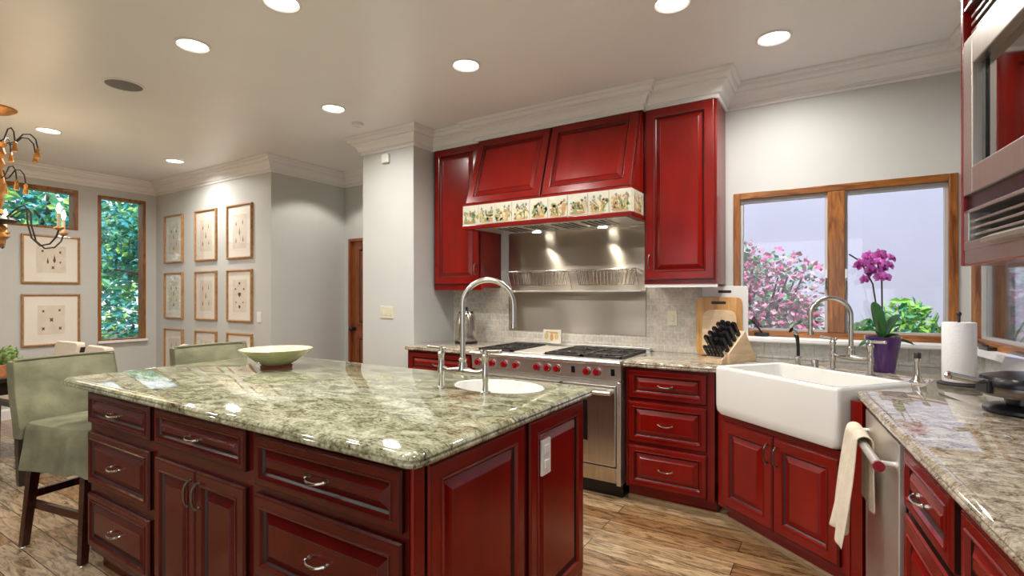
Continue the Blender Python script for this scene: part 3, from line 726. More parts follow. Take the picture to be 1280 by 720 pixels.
# hand painted tile standing on the range
r = thing('decorative_tile', 'small painted tile standing at the back of the range', 'tile', (-2.02, 3.865, .9655))
M = Matrix.Rotation(-.10, 4, 'X')
MB(M).box(-.085, .085, 0, .012, 0, .115).build('tile_body', TINTT, r, bevel=.002)
m = MB(M)
for (x, z, a, b_, mi) in ((-.05, .06, .02, .03, 0), (.0, .05, .016, .034, 1), (.045, .06, .02, .026, 0), (.02, .09, .045, .008, 1), (-.04, .095, .02, .006, 0)):
    m.rings([[(x+a*math.cos(t*PI/6), 0.001, z+b_*math.sin(t*PI/6)) for t in range(12)], [(x+a*math.cos(t*PI/6), -.0015, z+b_*math.sin(t*PI/6)) for t in range(12)]], mi)
m.build('painting', [T_OCH, T_ORG], r)

# ------------------------------------------------------------------ range hood
r = thing('range_hood', 'red wooden range hood with a band of painted tiles over the range', 'range hood', (0, 0, 0))
r.location = (-1.86, 3.60, 1.92)
HM = TR((1.86, -3.60, -1.92))
XL, XR = -2.595, -1.155
m = MB(HM); m.prism_x([(3.42, 2.115), (WY, 2.115), (WY, 2.72), (3.62, 2.72)], XL, XR); m.build('canopy', RED, r)
tilt = math.atan2(.20, .60); LH = math.hypot(.20, .60)
MP = HM @ TR((0, 3.42, 2.118)) @ Matrix.Rotation(-tilt, 4, 'X')
for x0, w in ((XL+.012, .70), (XL+.725, .70)): panel(MB(MP), x0, .006, w, LH-.03, .07).build('hood_panel', [RED, GLZ], r)
m = MB(HM); m.prism_x([(3.385, 2.108), (3.42, 2.108), (3.42, 2.126), (3.392, 2.126), (3.385, 2.118)], XL-.002, XR+.002); m.build('top_moulding', RED, r)
tb = MB(HM); tb.box(XL, XR, 3.385, 3.45, 1.945, 2.108); tb.box(XL, XL+.03, 3.45, 3.65, 1.945, 2.108); tb.box(XR-.03, XR, 3.45, 3.65, 1.945, 2.108); band = tb.build('tile_band_backing', TINTT, r)
m = MB(HM); m.box(XL-.004, XR+.004, 3.375, 3.40, 1.915, 1.946); m.box(XL-.004, XL+.05, 3.40, 3.66, 1.915, 1.946); m.box(XR-.05, XR+.004, 3.40, 3.66, 1.915, 1.946); m.build('bottom_moulding', RED, r, bevel=.004)
random.seed(11)
tw = (XR-XL)/9
def blob(m, cx, cz, a, b_, mi, y=0, n=10, tl=0):
    pts = []
    for t in range(n):
        x = a*math.cos(t*2*PI/n); z = b_*math.sin(t*2*PI/n); pts.append((cx+x*math.cos(tl)-z*math.sin(tl), cz+x*math.sin(tl)+z*math.cos(tl)))
    m.rings([[(x, y, z) for x, z in pts], [(x, y-.0008, z) for x, z in pts]], mi)
def picture_tile(M, w, h, seed):
    random.seed(seed); m = MB(M)
    m.rings([[(.003, 0, .003), (w-.003, 0, .003), (w-.003, 0, h-.003), (.003, 0, h-.003)], [(.003, -.004, .003), (w-.003, -.004, .003), (w-.003, -.004, h-.003), (.003, -.004, h-.003)], [(.006, -.006, .006), (w-.006, -.006, .006), (w-.006, -.006, h-.006), (.006, -.006, h-.006)]], 0)
    y = -.006
    blob(m, w*.5, .022, w*.40, .012, random.choice([1, 5]), y, 14)
    for sx in (.25, .56, .82):
        k = random.choice([1, 2, 3, 4]); x = w*sx+random.uniform(-.012, .012)
        if random.random() < .65:      # a plain standing figure
            blob(m, x, .068, .019, .042, random.choice([1, 4, 5, 4]), y-.0004); blob(m, x+.004, .125, .009, .012, 3, y-.0006); blob(m, x+.012, .085, .004, .034, 3, y-.0006, tl=random.uniform(-.8, .8)); blob(m, x-.010, .040, .005, .024, 3, y-.0006); 
        else:                          # a bush
            for q in range(5): blob(m, x+random.uniform(-.02, .02), .05+random.uniform(-.02, .05), .012, .018, 2, y-.0004, 7)
    for q in range(40): blob(m, random.uniform(.02, w-.02), random.uniform(.02, h*.75), random.uniform(.003, .010), random.uniform(.003, .014), random.choice([1, 2, 3, 4, 5]), y-.0009, 7, random.uniform(-1, 1))
    return m.build('picture_tile', [TINTT, T_OCH, T_GRN, T_GRY, T_YEL, T_ORG], band)
for i in range(9): picture_tile(HM @ TR((XL+i*tw, 3.385, 1.945)), tw, .163, 30+i)
picture_tile(HM @ TR((XR, 3.40, 1.945)) @ Matrix.Rotation(PI/2, 4, 'Z'), .20, .163, 77)
m = MB(HM); m.prism_x([(3.40, 1.925), (3.90, 1.925), (WY-.01, 1.95), (WY-.01, 2.0), (3.40, 2.0)], XL+.05, XR-.05); m.build('liner', STEEL, r)
m = MB(HM)
for q in range(4): 
    x = -2.32+q*.245; m.box(x, x+.20, 3.47, 3.78, 1.917, 1.926)
bf = m.build('baffle_filters', STEEL, r)
m = MB(HM)
for q in range(4):
    for k in range(4): x = -2.315+q*.245+k*.05; m.box(x, x+.026, 3.48, 3.77, 1.9145, 1.9175)
m.build('baffle_slots', BLACK, bf)
for x in (-2.15, -1.55):
    m = MB(HM); m.lathe([(.04, 1.912), (.03, 1.911)], (x, 3.84, 0), 16); lo_ = m.build('hood_lamp', LENS, r)
    light('hood_lamp_light', 'SPOT', (x+1.86, 3.84-3.60, 1.905-1.92), 20, (1, .90, .76), (math.radians(-4), 0, 0), r, spot_size=1.75, spot_blend=.12, shadow_soft_size=.03)

# ------------------------------------------------------------------ upper cabinets
def upper(label, x0, W_, z0, side):
    r = thing('upper_cabinet', label, 'cabinet', (x0, 3.65, z0), 0); h = 2.722-z0
    MB().box(0, W_, 0, WY-3.65, 0, h).build('cabinet_box', RED, r)
    d = panel(MB(), .012, .03, W_-.024, h-.05, .07).build('door', [RED, GLZ], r)
    hx = .012+(.03 if side == 'L' else W_-.054); handle(d, hx, .16, vert=True, L=.095, mat=PEWTER)
    MB().box(.0, W_, .004, .03, -.022, .0).build('light_rail', RED if side == 'R' else WHITE, r)
    return r
upper('red upper cabinet left of the hood beside the column', -3.13, .530, 1.44, 'R')
upper('red upper cabinet right of the hood beside the window', -1.15, .495, 1.452, 'L')

# ------------------------------------------------------------------ built-in oven over the right worktop
OV = rp(1.15, .028)
r = thing('oven_cabinet', 'tall red wall cabinet around the steel ovens at the right edge', 'cabinet', (*OV, 1.448), RA)
m = MB(); m.box(0, .78, .02, .60, 0, 1.28); m.build('cabinet_box', RED, r)
m = MB(); m.box(0, .016, -.028, .022, 0, 1.28); m.box(.764, .78, -.028, .022, 0, 1.28); m.box(.016, .764, -.026, .022, 0, .004); m.box(.016, .764, 0, .022, 1.1, 1.28); m.build('face_frame', RED, r, bevel=.002)
MB().box(.02, .76, .05, .58, -.006, .0).build('underside_panel', GREYM, r)
r = thing('wall_microwave', 'steel built-in microwave with vent grilles at the right edge', 'microwave', (*OV, 1.448), RA)
x0, x1 = .018, .762
m = MB(); ys = (-.027, .02); m.box(x0, x1, -.026, .018, .004, .036)
m.box(x0, x1, *ys, .036, .056); m.box(x0, x1, *ys, .122, .130)
for k in range(3): m.box(x0+.03, x1-.03, -.016, .012, .0685+k*.0165, .0745+k*.0165)
m.box(x0, x0+.03, *ys, .056, .130); m.box(x1-.03, x1, *ys, .056, .130); m.build('lower_vent', STEELM, r, bevel=.0015)
MB().box(x0+.028, x1-.028, .012, .018, .05, .135).build('vent_backing', BLACK, r)
m = MB(); m.box(x0-.001, x1+.001, -.020, .018, .131, .167); m.build('shadow_gap', BLACK, r)  # solid black strip painted for the shade between door and vent
d = MB(); gx0, gx1, gz0, gz1 = x0+.055, x1-.055, .227, .463
d.box(x0, gx0, -.028, .01, .166, .525); d.box(gx1, x1, -.028, .01, .166, .525); d.box(gx0, gx1, -.028, .01, .166, gz0); d.box(gx0, gx1, -.028, .01, gz1, .525)
d = d.build('door', STEELM, r, bevel=.002)
MB().box(gx0, gx1, -.006, .006, gz0, gz1).build('door_glass', OVENG, d)
m = MB(); m.box(gx0, gx0+.02, -.010, .006, gz0, gz1); m.build('glass_edge', BLACK, d)
m = MB(); m.box(x0, x1, *ys, .525, .533); m.box(x0, x1, *ys, .607, .615)
for k in range(3): m.box(x0+.012, x1-.012, -.017, .012, .546+k*.019, .554+k*.019)
m.build('upper_vent', STEELM, r, bevel=.0015)
MB().box(x0, x1, .012, .018, .53, .61).build('vent_backing', BLACK, r)
m = MB(); m.prism_x([(-.026, .040), (-.044, .043), (-.048, .050), (-.026, .060)], x0+.16, x1-.03); m.build('lower_lip', STEELM, r)
r = thing('wall_oven', 'steel oven front above the built-in microwave at the top right', 'oven', (*OV, 1.448+.617), RA)
d = MB(); d.box(x0, x0+.05, -.02, .02, 0, .48); d.box(x1-.05, x1, -.02, .02, 0, .48); d.box(x0+.05, x1-.05, -.02, .02, 0, .05); d.box(x0+.05, x1-.05, -.02, .02, .40, .48); d.build('oven_frame', STEELM, r, bevel=.002)
MB().box(x0+.05, x1-.05, -.004, .01, .05, .40).build('oven_glass', OVENG, r)

# ------------------------------------------------------------------ sink corner fittings
fp0, fp1 = Vector((.0045, 3.502)), Vector((.176, 3.362)); fc = (fp0+fp1)/2
bridge_faucet('brushed bridge faucet behind the white apron sink', (fc.x, fc.y, CT), SA, (fp1-fp0).length, (-.62, -.78), .20, .42, .10, hdirs=(-1, 1))
r = thing('side_spray', 'black handled side spray left of the sink faucet', 'spray', (-.176, 3.60, CT))
m = MB(); m.lathe([(.024, 0), (.024, .006), (.015, .012), (.015, .045), (.019, .05), (.019, .062), (.010, .066)], (0, 0, 0), 16); m.build('base', NICKEL, r, smooth=True)
m = MB(); m.tube([(0, 0, .06), (0, 0, .12), (-.004, -.006, .17), (-.018, -.02, .21)], [.010, .009, .011, .013], 12); m.build('grip', BLACK, r, smooth=True)
m = MB(); m.cyl((-.006, -.012, .20), (-.036, -.036, .222), .015, 14, r2=.018); m.build('spray_head', CHROME, r, smooth=True)
m = MB(); m.lathe([(.019, 0), (.019, .05), (.016, .055), (.008, .055), (.008, .058), (.001, .058)], (0, 0, 0), 18)
tag(m.build('air_switch', NICKEL, smooth=True, loc=(-.085, 3.50, CT)), 'short steel button cylinder between the spray and the faucet', 'switch')
r = thing('soap_dispenser', 'steel soap dispenser with black pump right of the orchid', 'soap dispenser', (.363, 3.247, CT))
m = MB(); m.lathe([(.032, 0), (.032, .006), (.020, .018), (.014, .03), (.012, .045), (.012, .10), (.014, .105), (.014, .12)], (0, 0, 0), 18); m.build('body', NICKEL, r, smooth=True)
m = MB(); m.lathe([(.015, .12), (.015, .145), (.012, .15), (.002, .15)], (0, 0, 0), 16); m.build('pump_top', IRON, r, smooth=True)
# orchid
r = thing('potted_orchid', 'magenta orchid in a purple pot behind the sink faucet', 'orchid', (.246, 3.60, CT))
m = MB(); m.lathe([(.056, 0), (.058, .006), (.066, .06), (.078, .13), (.088, .195), (.090, .2), (.084, .2), (.078, .17), (.002, .168)], (0, 0, 0), 28); m.build('pot', PURPLE, r, smooth=True)
m = MB(); m.lathe([(.078, .17), (.05, .182), (.002, .186)], (0, 0, 0), 20, cap0=False); m.build('bark_mix', BARK, r)
def strap_leaf(parent, az, L, w, lift, mat, name='leaf', z0=.175, droop=1.0):
    n = 9; A = []; dx, dy = math.cos(az), math.sin(az)
    for i in range(n):
        t = i/(n-1); out = L*t*(.35+.65*(1-lift)); z = z0+L*lift*(t-.35*droop*t*t)-droop*.12*t*t*L*(1-lift)*2; ww = w*math.sin(PI*min(1, t*.9+.1))**.7
        for s_ in (-1, -.5, 0, .5, 1): A.append((dx*out-dy*ww*s_*.5, dy*out+dx*ww*s_*.5, z+abs(s_)*ww*.22))
    m = MB(); m.add(A, [(i*5+j, i*5+j+1, (i+1)*5+j+1, (i+1)*5+j) for i in range(n-1) for j in range(4)])
    o = m.build(name, mat, parent, smooth=True); s_ = o.modifiers.new('thick', 'SOLIDIFY'); s_.thickness = .003; return o
CA = math.radians(32)      # screen-right direction of the camera on the floor plan
for az, L, w, lf in ((CA+PI, .10, .05, .9), (CA-.1, .25, .085, .95), (CA+PI*1.05, .27, .085, 1.2), (CA+.0, .20, .05, .15), (CA+PI+.3, .20, .05, .12), (CA-1.2, .14, .06, .6)):
    strap_leaf(r, az, L, w, lf, LEAF)
for dx, top in ((-.052, .50), (-.005, .51)):
    m = MB(); cx, cy = math.cos(CA), math.sin(CA)
    m.tube([(-.01*cx, -.01*cy, .17), ((dx*.5)*cx, (dx*.5)*cy, .30), (dx*.8*cx, dx*.8*cy, .40), (dx*1.1*cx, dx*1.1*cy, top), (dx*2.0*cx-.02, dx*2.0*cy, top+.13), (dx*3*cx-.03, dx*3*cy, top+.17)], .0042, 8); m.build('flower_stem', STEM, r, smooth=True)
random.seed(5)
def flower(parent, c, rot, s=1.0):
    M = TR(c) @ rot; m = MB(M)
    for k, (a, L, w) in enumerate(((PI/2, .034, .022), (PI/2+2.1, .034, .022), (PI/2-2.1, .034, .022), (.18, .036, .040), (PI-.18, .036, .040))):
        n = 5; V = []
        for i in range(n):
            t = i/(n-1); ww = w*s*math.sin(PI*(t*.84+.12)); ou = L*s*t
            for q in (-1, 0, 1): V.append((math.cos(a)*ou-math.sin(a)*ww*q*.5, -.006*s*math.sin(t*3)-(.004 if k < 3 else .008)*s+.003*abs(q), math.sin(a)*ou+math.cos(a)*ww*q*.5))
        m.add(V, [(i*3+j, i*3+j+1, (i+1)*3+j+1, (i+1)*3+j) for i in range(n-1) for j in range(2)], 0)
    m.ball((0, -.014*s, -.006*s), .009*s, 8, 1, sy=1.2)
    o = m.build('flower', [PETAL, PETALC], parent, smooth=True); return o
cl = [(-.150, .585), (-.115, .625), (-.10, .565), (-.075, .64), (-.06, .59), (-.03, .65), (-.025, .60), (.012, .645), (.02, .595), (-.065, .545), (-.035, .52), (-.005, .555), (-.08, .505), (.0, .515), (-.13, .60), (.035, .625), (.01, .565), (-.045, .56), (-.095, .60), (.035, .585)]
for i, (du, z) in enumerate(cl):
    dep = random.uniform(-.045, .03); c = (du*math.cos(CA)+dep*math.sin(CA), du*math.sin(CA)-dep*math.cos(CA)*1.0, z+.02)
    rot = Matrix.Rotation(CA+random.uniform(-.6, .6), 4, 'Z') @ Matrix.Rotation(random.uniform(-.4, .5), 4, 'X') @ Matrix.Rotation(random.uniform(-.4, .4), 4, 'Y')
    flower(r, c, rot, 1.02)
# paper towel
r = thing('paper_towel_holder', 'white paper towel roll on an upright holder right of the window', 'paper towel', (.525, 3.27, CT))
m = MB(); m.lathe([(.085, 0), (.085, .008), (.07, .013), (.006, .014)], (0, 0, 0), 28); m.lathe([(.006, .01), (.006, .335), (.003, .34)], (0, 0, 0), 10); m.ball((0, 0, .345), .011, 10); m.build('stand', IRON, r, smooth=True)
m = MB(); m.lathe([(.02, .016), (.064, .016), (.066, .02), (.066, .30), (.064, .304), (.02, .304)], (0, 0, 0), 36, cap0=False, cap1=False); m.lathe([(.02, .304), (.02, .016)], (0, 0, 0), 20, cap0=False, cap1=False); m.build('paper_roll', PAPER, r, smooth=True)
# waffle iron
r = thing('waffle_iron', 'black waffle iron with a long grip on the right worktop', 'waffle iron', (.60, 2.60, CT), math.radians(20))
m = MB(); m.lathe([(.10, 0), (.115, .008), (.115, .018), (.09, .03), (.05, .035), (.05, .06)], (0, 0, 0), 28); m.build('base', BLACK, r, smooth=True)
m = MB(); m.lathe([(.05, .055), (.115, .065), (.125, .08), (.125, .10)], (0, 0, 0), 28); m.build('lower_plate', PEWTER, r, smooth=True)
m = MB(); m.lathe([(.128, .10), (.130, .115), (.12, .135), (.06, .150), (.002, .152)], (0, 0, 0), 28); m.build('lid', BLACK, r, smooth=True)
m = MB(); m.tube([(-.11, 0, .115), (-.17, .0, .120), (-.24, .0, .135)], [.010, .013, .014], 10); m.ball((-.24, 0, .135), .016, 8); m.build('grip', NICKEL, r, smooth=True)
m = MB(); m.box(-.135, -.10, -.035, .035, .075, .125); m.build('hinge_block', BLACK, r, bevel=.006)
# chrome toaster
r = thing('toaster', 'rounded chrome toaster at the right edge behind the waffle iron', 'toaster', (.745, 2.98, CT), RA+PI)
m = MB(); pr = [(-.085, .012), (-.095, .05), (-.095, .11), (-.08, .165), (-.05, .188), (.05, .188), (.08, .165), (.095, .11), (.095, .05), (.085, .012)]
m.prism_x([(y, z) for y, z in pr], -.135, .135); m.build('shell', CHROME, r, smooth=True, bevel=.012)
for y in (-.03, .03): MB().box(-.10, .10, y-.012, y+.012, .186, .190).build('slot', BLACK, r)
MB().box(-.13, .13, -.08, .08, 0, .014).build('foot_base', BLACK, r)
MB().box(.135, .155, -.012, .012, .10, .12).build('lever', BLACK, r, bevel=.003)

# knife block with knives, boards
KL = (-.575, 3.60); KR = math.radians(66)
r = thing('knife_block', 'pale wooden knife block on the worktop left of the window', 'knife block', (*KL, CT), KR)
m = MB(); m.prism_y([(-.135, 0), (.185, 0), (.045, .205), (-.135, .065)], -.09, .06); m.build('block', MAPLE, r, bevel=.004)
m = MB(); m.prism_y([(-.185, 0), (-.135, 0), (-.135, .065), (-.185, .030)], -.075, .045); m.build('front_block', MAPLE, r, bevel=.004)
nd = Vector((-.14, 0, .18)).normalized(); nd = Vector((-.614, 0, .789)); sd = Vector((.789, 0, .614))
kproto = None; rows = [(.025, .13), (.075, .14), (.125, .13), (.178, .135)]
kk = 0; names = ['top', 'second', 'third', 'lowest']
def knife(L, w):
    m = MB()
    m.rings([[(-.006, -w, -.012), (.006, -w, -.012), (.006, w, -.012), (-.006, w, -.012)], [(-.0095, -w, 0), (.0095, -w, 0), (.0095, w, 0), (-.0095, w, 0)], [(-.0105, -w*.9, L*.4), (.0105, -w*.9, L*.4), (.0105, w*.9, L*.4), (-.0105, w*.9, L*.4)], [(-.0115, -w*1.15, L*.9), (.0115, -w*1.15, L*.9), (.0115, w*1.15, L*.9), (-.0115, w*1.15, L*.9)], [(-.006, -w*.7, L), (.006, -w*.7, L), (.006, w*.7, L), (-.006, w*.7, L)]], 0)
    for z in (L*.25, L*.5, L*.75): m.cyl((-.0118, 0, z), (.0118, 0, z), .003, 8, 1)
    m.box(-.0078, .0078, -w*1.02, w*1.02, -.002, .004, 1)
    return m.build('knife', [BLACK, CHROME], smooth=False)
MKB = TR((*KL, CT)) @ Matrix.Rotation(KR, 4, 'Z')
RK = Matrix.Rotation(math.atan2(nd.x, nd.z), 4, 'Y')
kmesh = None
for i, (s_, L) in enumerate(rows):
    for j in range(4):
        p = Vector((-.135, 0, .065))+sd*s_+Vector((0, -.069+j*.036, 0))
        if kmesh is None: o = kmesh = knife(.105, .0115)
        else: o = kmesh.copy(); COL.objects.link(o)
        o.matrix_world = MKB @ TR(p+nd*.0) @ RK @ Matrix.Diagonal((1, 1, 1+.06*((i*3+j*5) % 4), 1))
        tag(o, 'black handled knife in one of the four rows of the block', 'knife', 'black handled knives in the wooden block')
for j in range(5):
    p = Vector((-.160, -.063+j*.024, .050))
    o = kmesh.copy(); COL.objects.link(o); o.matrix_world = MKB @ TR(p) @ RK @ Matrix.Diagonal((.8, .85, .78, 1))
    tag(o, 'short black steak knife in the low front part of the block', 'knife', 'short knives in the low front block')
def board(label, loc, rz, w, h, th, mat, rad, tilt=-.06, slot=None, name='cutting_board'):
    r = thing(name, label, 'cutting board', loc, rz)
    m = MB(Matrix.Rotation(tilt, 4, 'X'))
    pts = round_poly([(-w/2, 0), (w/2, 0), (w/2, h), (-w/2, h)], rad, 6); m.prism_y(pts, -th, 0); m.build('board', mat, r, bevel=.003)
    if slot:
        s_ = MB(Matrix.Rotation(tilt, 4, 'X')); s_.prism_y(round_poly([(-slot/2, h-.05), (slot/2, h-.05), (slot/2, h-.03), (-slot/2, h-.03)], .009, 4), -th-.001, -th+.004); s_.build('grip_slot', IRON, r)
    return r
board('tall white plastic cutting board leaning at the back of its stack', (-.655, 3.945, CT), 0, .31, .50, .010, PLATE, .012, -.05+.04, .09)
board('large bamboo cutting board leaning before the white board', (-.69, 3.915, CT), 0, .31, .42, .020, BAMBOO, .045, -.02, .10)
board('smaller rounded wooden board leaning just behind the knife block', (-.68, 3.87, CT), 0, .23, .33, .018, MAPLE, .07, -.06)
# electric kettle left of the range
r = thing('electric_kettle', 'black and steel kettle on the worktop left of the range', 'kettle', (-2.80, 3.70, CT), 2.2); r.scale = (1.2, 1.2, 1.2)
m = MB(); m.lathe([(.085, 0), (.088, .015), (.082, .02)], (0, 0, 0), 24); m.build('power_base', BLACK, r, smooth=True)
m = MB(); m.lathe([(.080, .02), (.084, .05), (.080, .14), (.066, .21), (.058, .225)], (0, 0, 0), 28); m.build('body', NICKEL, r, smooth=True)
m = MB(); m.lathe([(.058, .225), (.05, .24), (.015, .246), (.012, .26), (.016, .268), (.002, .272)], (0, 0, 0), 20); m.build('lid', BLACK, r, smooth=True)
m = MB(); m.tube([(.055, 0, .225), (.09, 0, .24), (.125, 0, .21), (.13, 0, .13), (.115, 0, .06), (.08, 0, .05)], .012, 10); m.build('handle', BLACK, r, smooth=True)
m = MB(); m.tube([(-.07, 0, .16), (-.10, 0, .20), (-.112, 0, .215)], [.02, .014, .012], 10); m.build('spout', NICKEL, r, smooth=True)
# wall plates and sensors
def plate(label, loc, rz, w, h, mat, n, cat='switch'):
    r = thing('switch_plate' if cat == 'switch' else 'outlet_plate', label, cat, loc, rz)
    MB().box(-w/2, w/2, -.007, 0, -h/2, h/2).build('plate', mat, r, bevel=.002)
    for i in range(n):
        x = -w/2+(i+.5)*w/n; MB().box(x-.011, x+.011, -.012, -.006, -.026, .026).build('rocker' if cat == 'switch' else 'socket', mat, r, bevel=.002)
    return r
plate('ivory three gang switch plate on the column above the island', (-3.475, 3.39, 1.215), 0, .165, .11, IVORY, 3)
plate('ivory outlet plate on the tiles right of the range', (-1.03, WY-.011, 1.20), 0, .075, .115, IVORY, 1, 'outlet')
plate('small white switch plate below the right column of framed prints', (-5.33, 3.30, 1.13), 0, .075, .115, PLATE, 1)
r = thing('wall_sensor', 'small white alarm sensor high on the column below the crown', 'sensor', (-3.48, 3.39, 2.63))
MB().box(-.045, .045, -.03, 0, -.045, .045).build('housing', PLATE, r, bevel=.012); MB().box(-.03, .03, -.033, -.028, -.038, -.03).build('lens', WHITE, r)
r = thing('smoke_detector', 'small white detector on the ceiling in front of the column', 'smoke detector', (-3.48, 3.05, CH))
m = MB(); m.lathe([(.05, 0), (.052, -.012), (.04, -.028), (.002, -.032)], (0, 0, 0), 20); m.build('housing', PLATE, r, smooth=True)
m = MB(); m.lathe([(.018, -.030), (.016, -.040), (.002, -.042)], (0, 0, 0), 12); m.build('sensor_cap', WHITE, r, smooth=True)

# ------------------------------------------------------------------ ceiling fittings
def downlight(label, x, y, p):
    r = thing('downlight', label, 'ceiling light', (x, y, CH), 0)
    m = MB(); m.lathe([(.095, .001), (.096, -.006), (.086, -.010), (.078, -.004), (.074, .0)], (0, 0, 0), 28, cap0=False, cap1=False); m.build('trim_ring', WHITE, r, smooth=True)
    m = MB(); m.lathe([(.076, -.003), (.05, -.005), (.002, -.005)], (0, 0, 0), 24, cap0=False); m.build('lens', LENS, r, smooth=True)
    light('downlight_lamp', 'AREA', (0, 0, -.014), p, (1, .96, .905), (0, 0, 0), r, shape='DISK', size=.13, spread=math.radians(160))
for lab, x, y in (('round recessed downlight cut by the top edge of the photo left of centre', -2.36, 1.578), ('round recessed downlight nearest the ceiling speaker', -3.214, 1.572), ('round recessed downlight above the hood end of the island', -2.0, 2.643),
                  ('round recessed downlight in front of the column', -3.36, 2.70), ('round recessed downlight cut by the top edge right of centre', -.687, 2.63), ('round recessed downlight in front of the kitchen window', -.284, 3.30),
                  ('small far downlight close to the chandelier', -5.99, 1.70), ('small far downlight in front of the nine framed prints', -6.17, 2.83)):
    downlight(lab, x, y, CAN_W)
for x, y in ((-.7, .9), (-2.4, .1), (-.4, -1.0), (-4.2, -.6), (-6.0, -.4)): light('unseen_downlight', 'AREA', (x, y, CH-.014), CAN_W, (1, .96, .905), (0, 0, 0), shape='DISK', size=.13, spread=math.radians(160))  # unseen lamps added as fill, carrying on the downlight grid
light('hall_lamp', 'SPOT', (-4.55, 3.75, CH-.02), 30, (1, .95, .86), (0, math.radians(0), 0), spot_size=2.0, spot_blend=.25, shadow_soft_size=.05)
r = thing('ceiling_speaker', 'round grey mesh speaker in the ceiling', 'speaker', (-4.24, 1.614, CH))
m = MB(); m.lathe([(.125, .001), (.126, -.006), (.112, -.008), (.108, -.002)], (0, 0, 0), 32, cap0=False, cap1=False); m.build('trim_ring', WHITE, r, smooth=True)
m = MB(); m.lathe([(.110, -.004), (.06, -.007), (.002, -.007)], (0, 0, 0), 28, cap0=False); m.build('grille', MESHG, r, smooth=True)

# ------------------------------------------------------------------ chandelier
r = thing('chandelier', 'antique gold chandelier with candle lamps and tassels at the left edge', 'chandelier', (-5.62, 1.27, 0)); r.location.z = 1.72
Z = -1.72
m = MB(); m.lathe([(.13, CH+Z), (.128, CH+Z-.012), (.09, CH+Z-.035), (.05, CH+Z-.05), (.02, CH+Z-.06)], (0, 0, 0), 24); m.build('canopy', GOLD, r, smooth=True)
m = MB(); m.cyl((0, 0, CH+Z-.05), (0, 0, 2.60+Z), .010, 10); m.build('rod', IRON, r, smooth=True)
m = MB(); m.lathe([(.012, .90), (.05, .885), (.075, .86), (.05, .83), (.065, .78), (.045, .74), (.060, .70), (.04, .66), (.055, .58), (.07, .52), (.045, .46), (.055, .40), (.035, .34), (.06, .30)], (0, 0, 0), 16); m.build('column', GOLD, r, smooth=True)
m = MB(); m.lathe([(.03, .29), (.11, .27), (.13, .25), (.11, .235), (.04, .22)], (0, 0, 0), 24); m.build('plate', IRON, r, smooth=True)
m = MB(); m.lathe([(.04, .22), (.075, .19), (.05, .16), (.085, .12), (.055, .085), (.06, .06), (.03, .03), (.012, .0)], (0, 0, 0), 16); m.build('finial', GOLD, r, smooth=True)
for k in range(6):
    a = k*PI/3+.69; ca, sa = math.cos(a), math.sin(a)
    P = lambda rr_, z: (rr_*ca, rr_*sa, z+Z)
    m = MB(); m.tube([P(.06, 1.98), P(.16, 2.07), P(.205, 2.09), P(.225, 2.06), P(.23, 1.95), P(.26, 1.83), P(.32, 1.77), P(.39, 1.785), P(.435, 1.84), P(.455, 1.90)], .0065, 8); ar = m.build('arm', IRON, r, smooth=True)
    m = MB(); m.lathe([(.012, 1.895+Z), (.034, 1.91+Z), (.032, 1.92+Z), (.012, 1.925+Z)], (.455*ca, .455*sa, 0), 14); m.build('drip_pan', GOLD, ar, smooth=True)
    m = MB(); m.lathe([(.012, 1.925+Z), (.012, 2.03+Z), (.006, 2.034+Z)], (.455*ca, .455*sa, 0), 12); m.build('candle', WAX, ar, smooth=True)
    m = MB(); m.lathe([(.006, 2.034+Z), (.017, 2.06+Z), (.014, 2.085+Z), (.003, 2.115+Z)], (.455*ca, .455*sa, 0), 12); m.build('bulb', BULB, ar, smooth=True)
for tier, (z, n, R) in enumerate(((2.62, 8, .26), (2.34, 6, .18))):
    for k in range(n):
        a = k*2*PI/n+.2+tier*.3; ca, sa = math.cos(a), math.sin(a); P = lambda rr_, zz: (rr_*ca, rr_*sa, zz+Z)
        m = MB(); m.tube([P(.05, z-.04), P(R*.45, z-.02), P(R*.65, z+.05), P(R*.82, z+.055), P(R*.95, z+.02), P(R, z-.05)], .005, 7); ar = m.build('scroll_arm', IRON, r, smooth=True)
        m = MB(); m.lathe([(.004, z-.05+Z), (.014, z-.065+Z), (.010, z-.08+Z), (.020, z-.13+Z), (.016, z-.135+Z)], (R*ca, R*sa, 0), 10); m.build('tassel', GOLD, ar, smooth=True)
light('chandelier_glow', 'POINT', (0, 0, 2.12+Z), 22, (1, .74, .45), (0, 0, 0), r, shadow_soft_size=.48)

# ------------------------------------------------------------------ framed prints
def motif(m, x, z, s, seed, kind):
    random.seed(seed)
    if kind == 0:     # slim pointed shell
        m.rings([[(x+dx*s*.32, 0, z+dz*s) for dx, dz in ((0, -1), (.8, -.35), (.5, .1), (.25, .5), (0, 1), (-.25, .5), (-.5, .1), (-.8, -.35))], [(x+dx*s*.32, -.0006, z+dz*s) for dx, dz in ((0, -1), (.8, -.35), (.5, .1), (.25, .5), (0, 1), (-.25, .5), (-.5, .1), (-.8, -.35))]], 0)
    elif kind == 1:   # fan
        P = [(0, -.8), (.6, -.3), (.95, .3), (.5, .7), (0, .85), (-.5, .7), (-.95, .3), (-.6, -.3)]
        m.rings([[(x+dx*s*.7, 0, z+dz*s*.7) for dx, dz in P], [(x+dx*s*.7, -.0006, z+dz*s*.7) for dx, dz in P]], 0)
    else:             # star with dark heart
        P = [((1 if i % 2 else .42)*math.cos(i*PI/4), (1 if i % 2 else .42)*math.sin(i*PI/4)) for i in range(8)]
        m.rings([[(x+dx*s*.75, 0, z+dz*s) for dx, dz in P], [(x+dx*s*.75, -.0006, z+dz*s) for dx, dz in P]], 0)
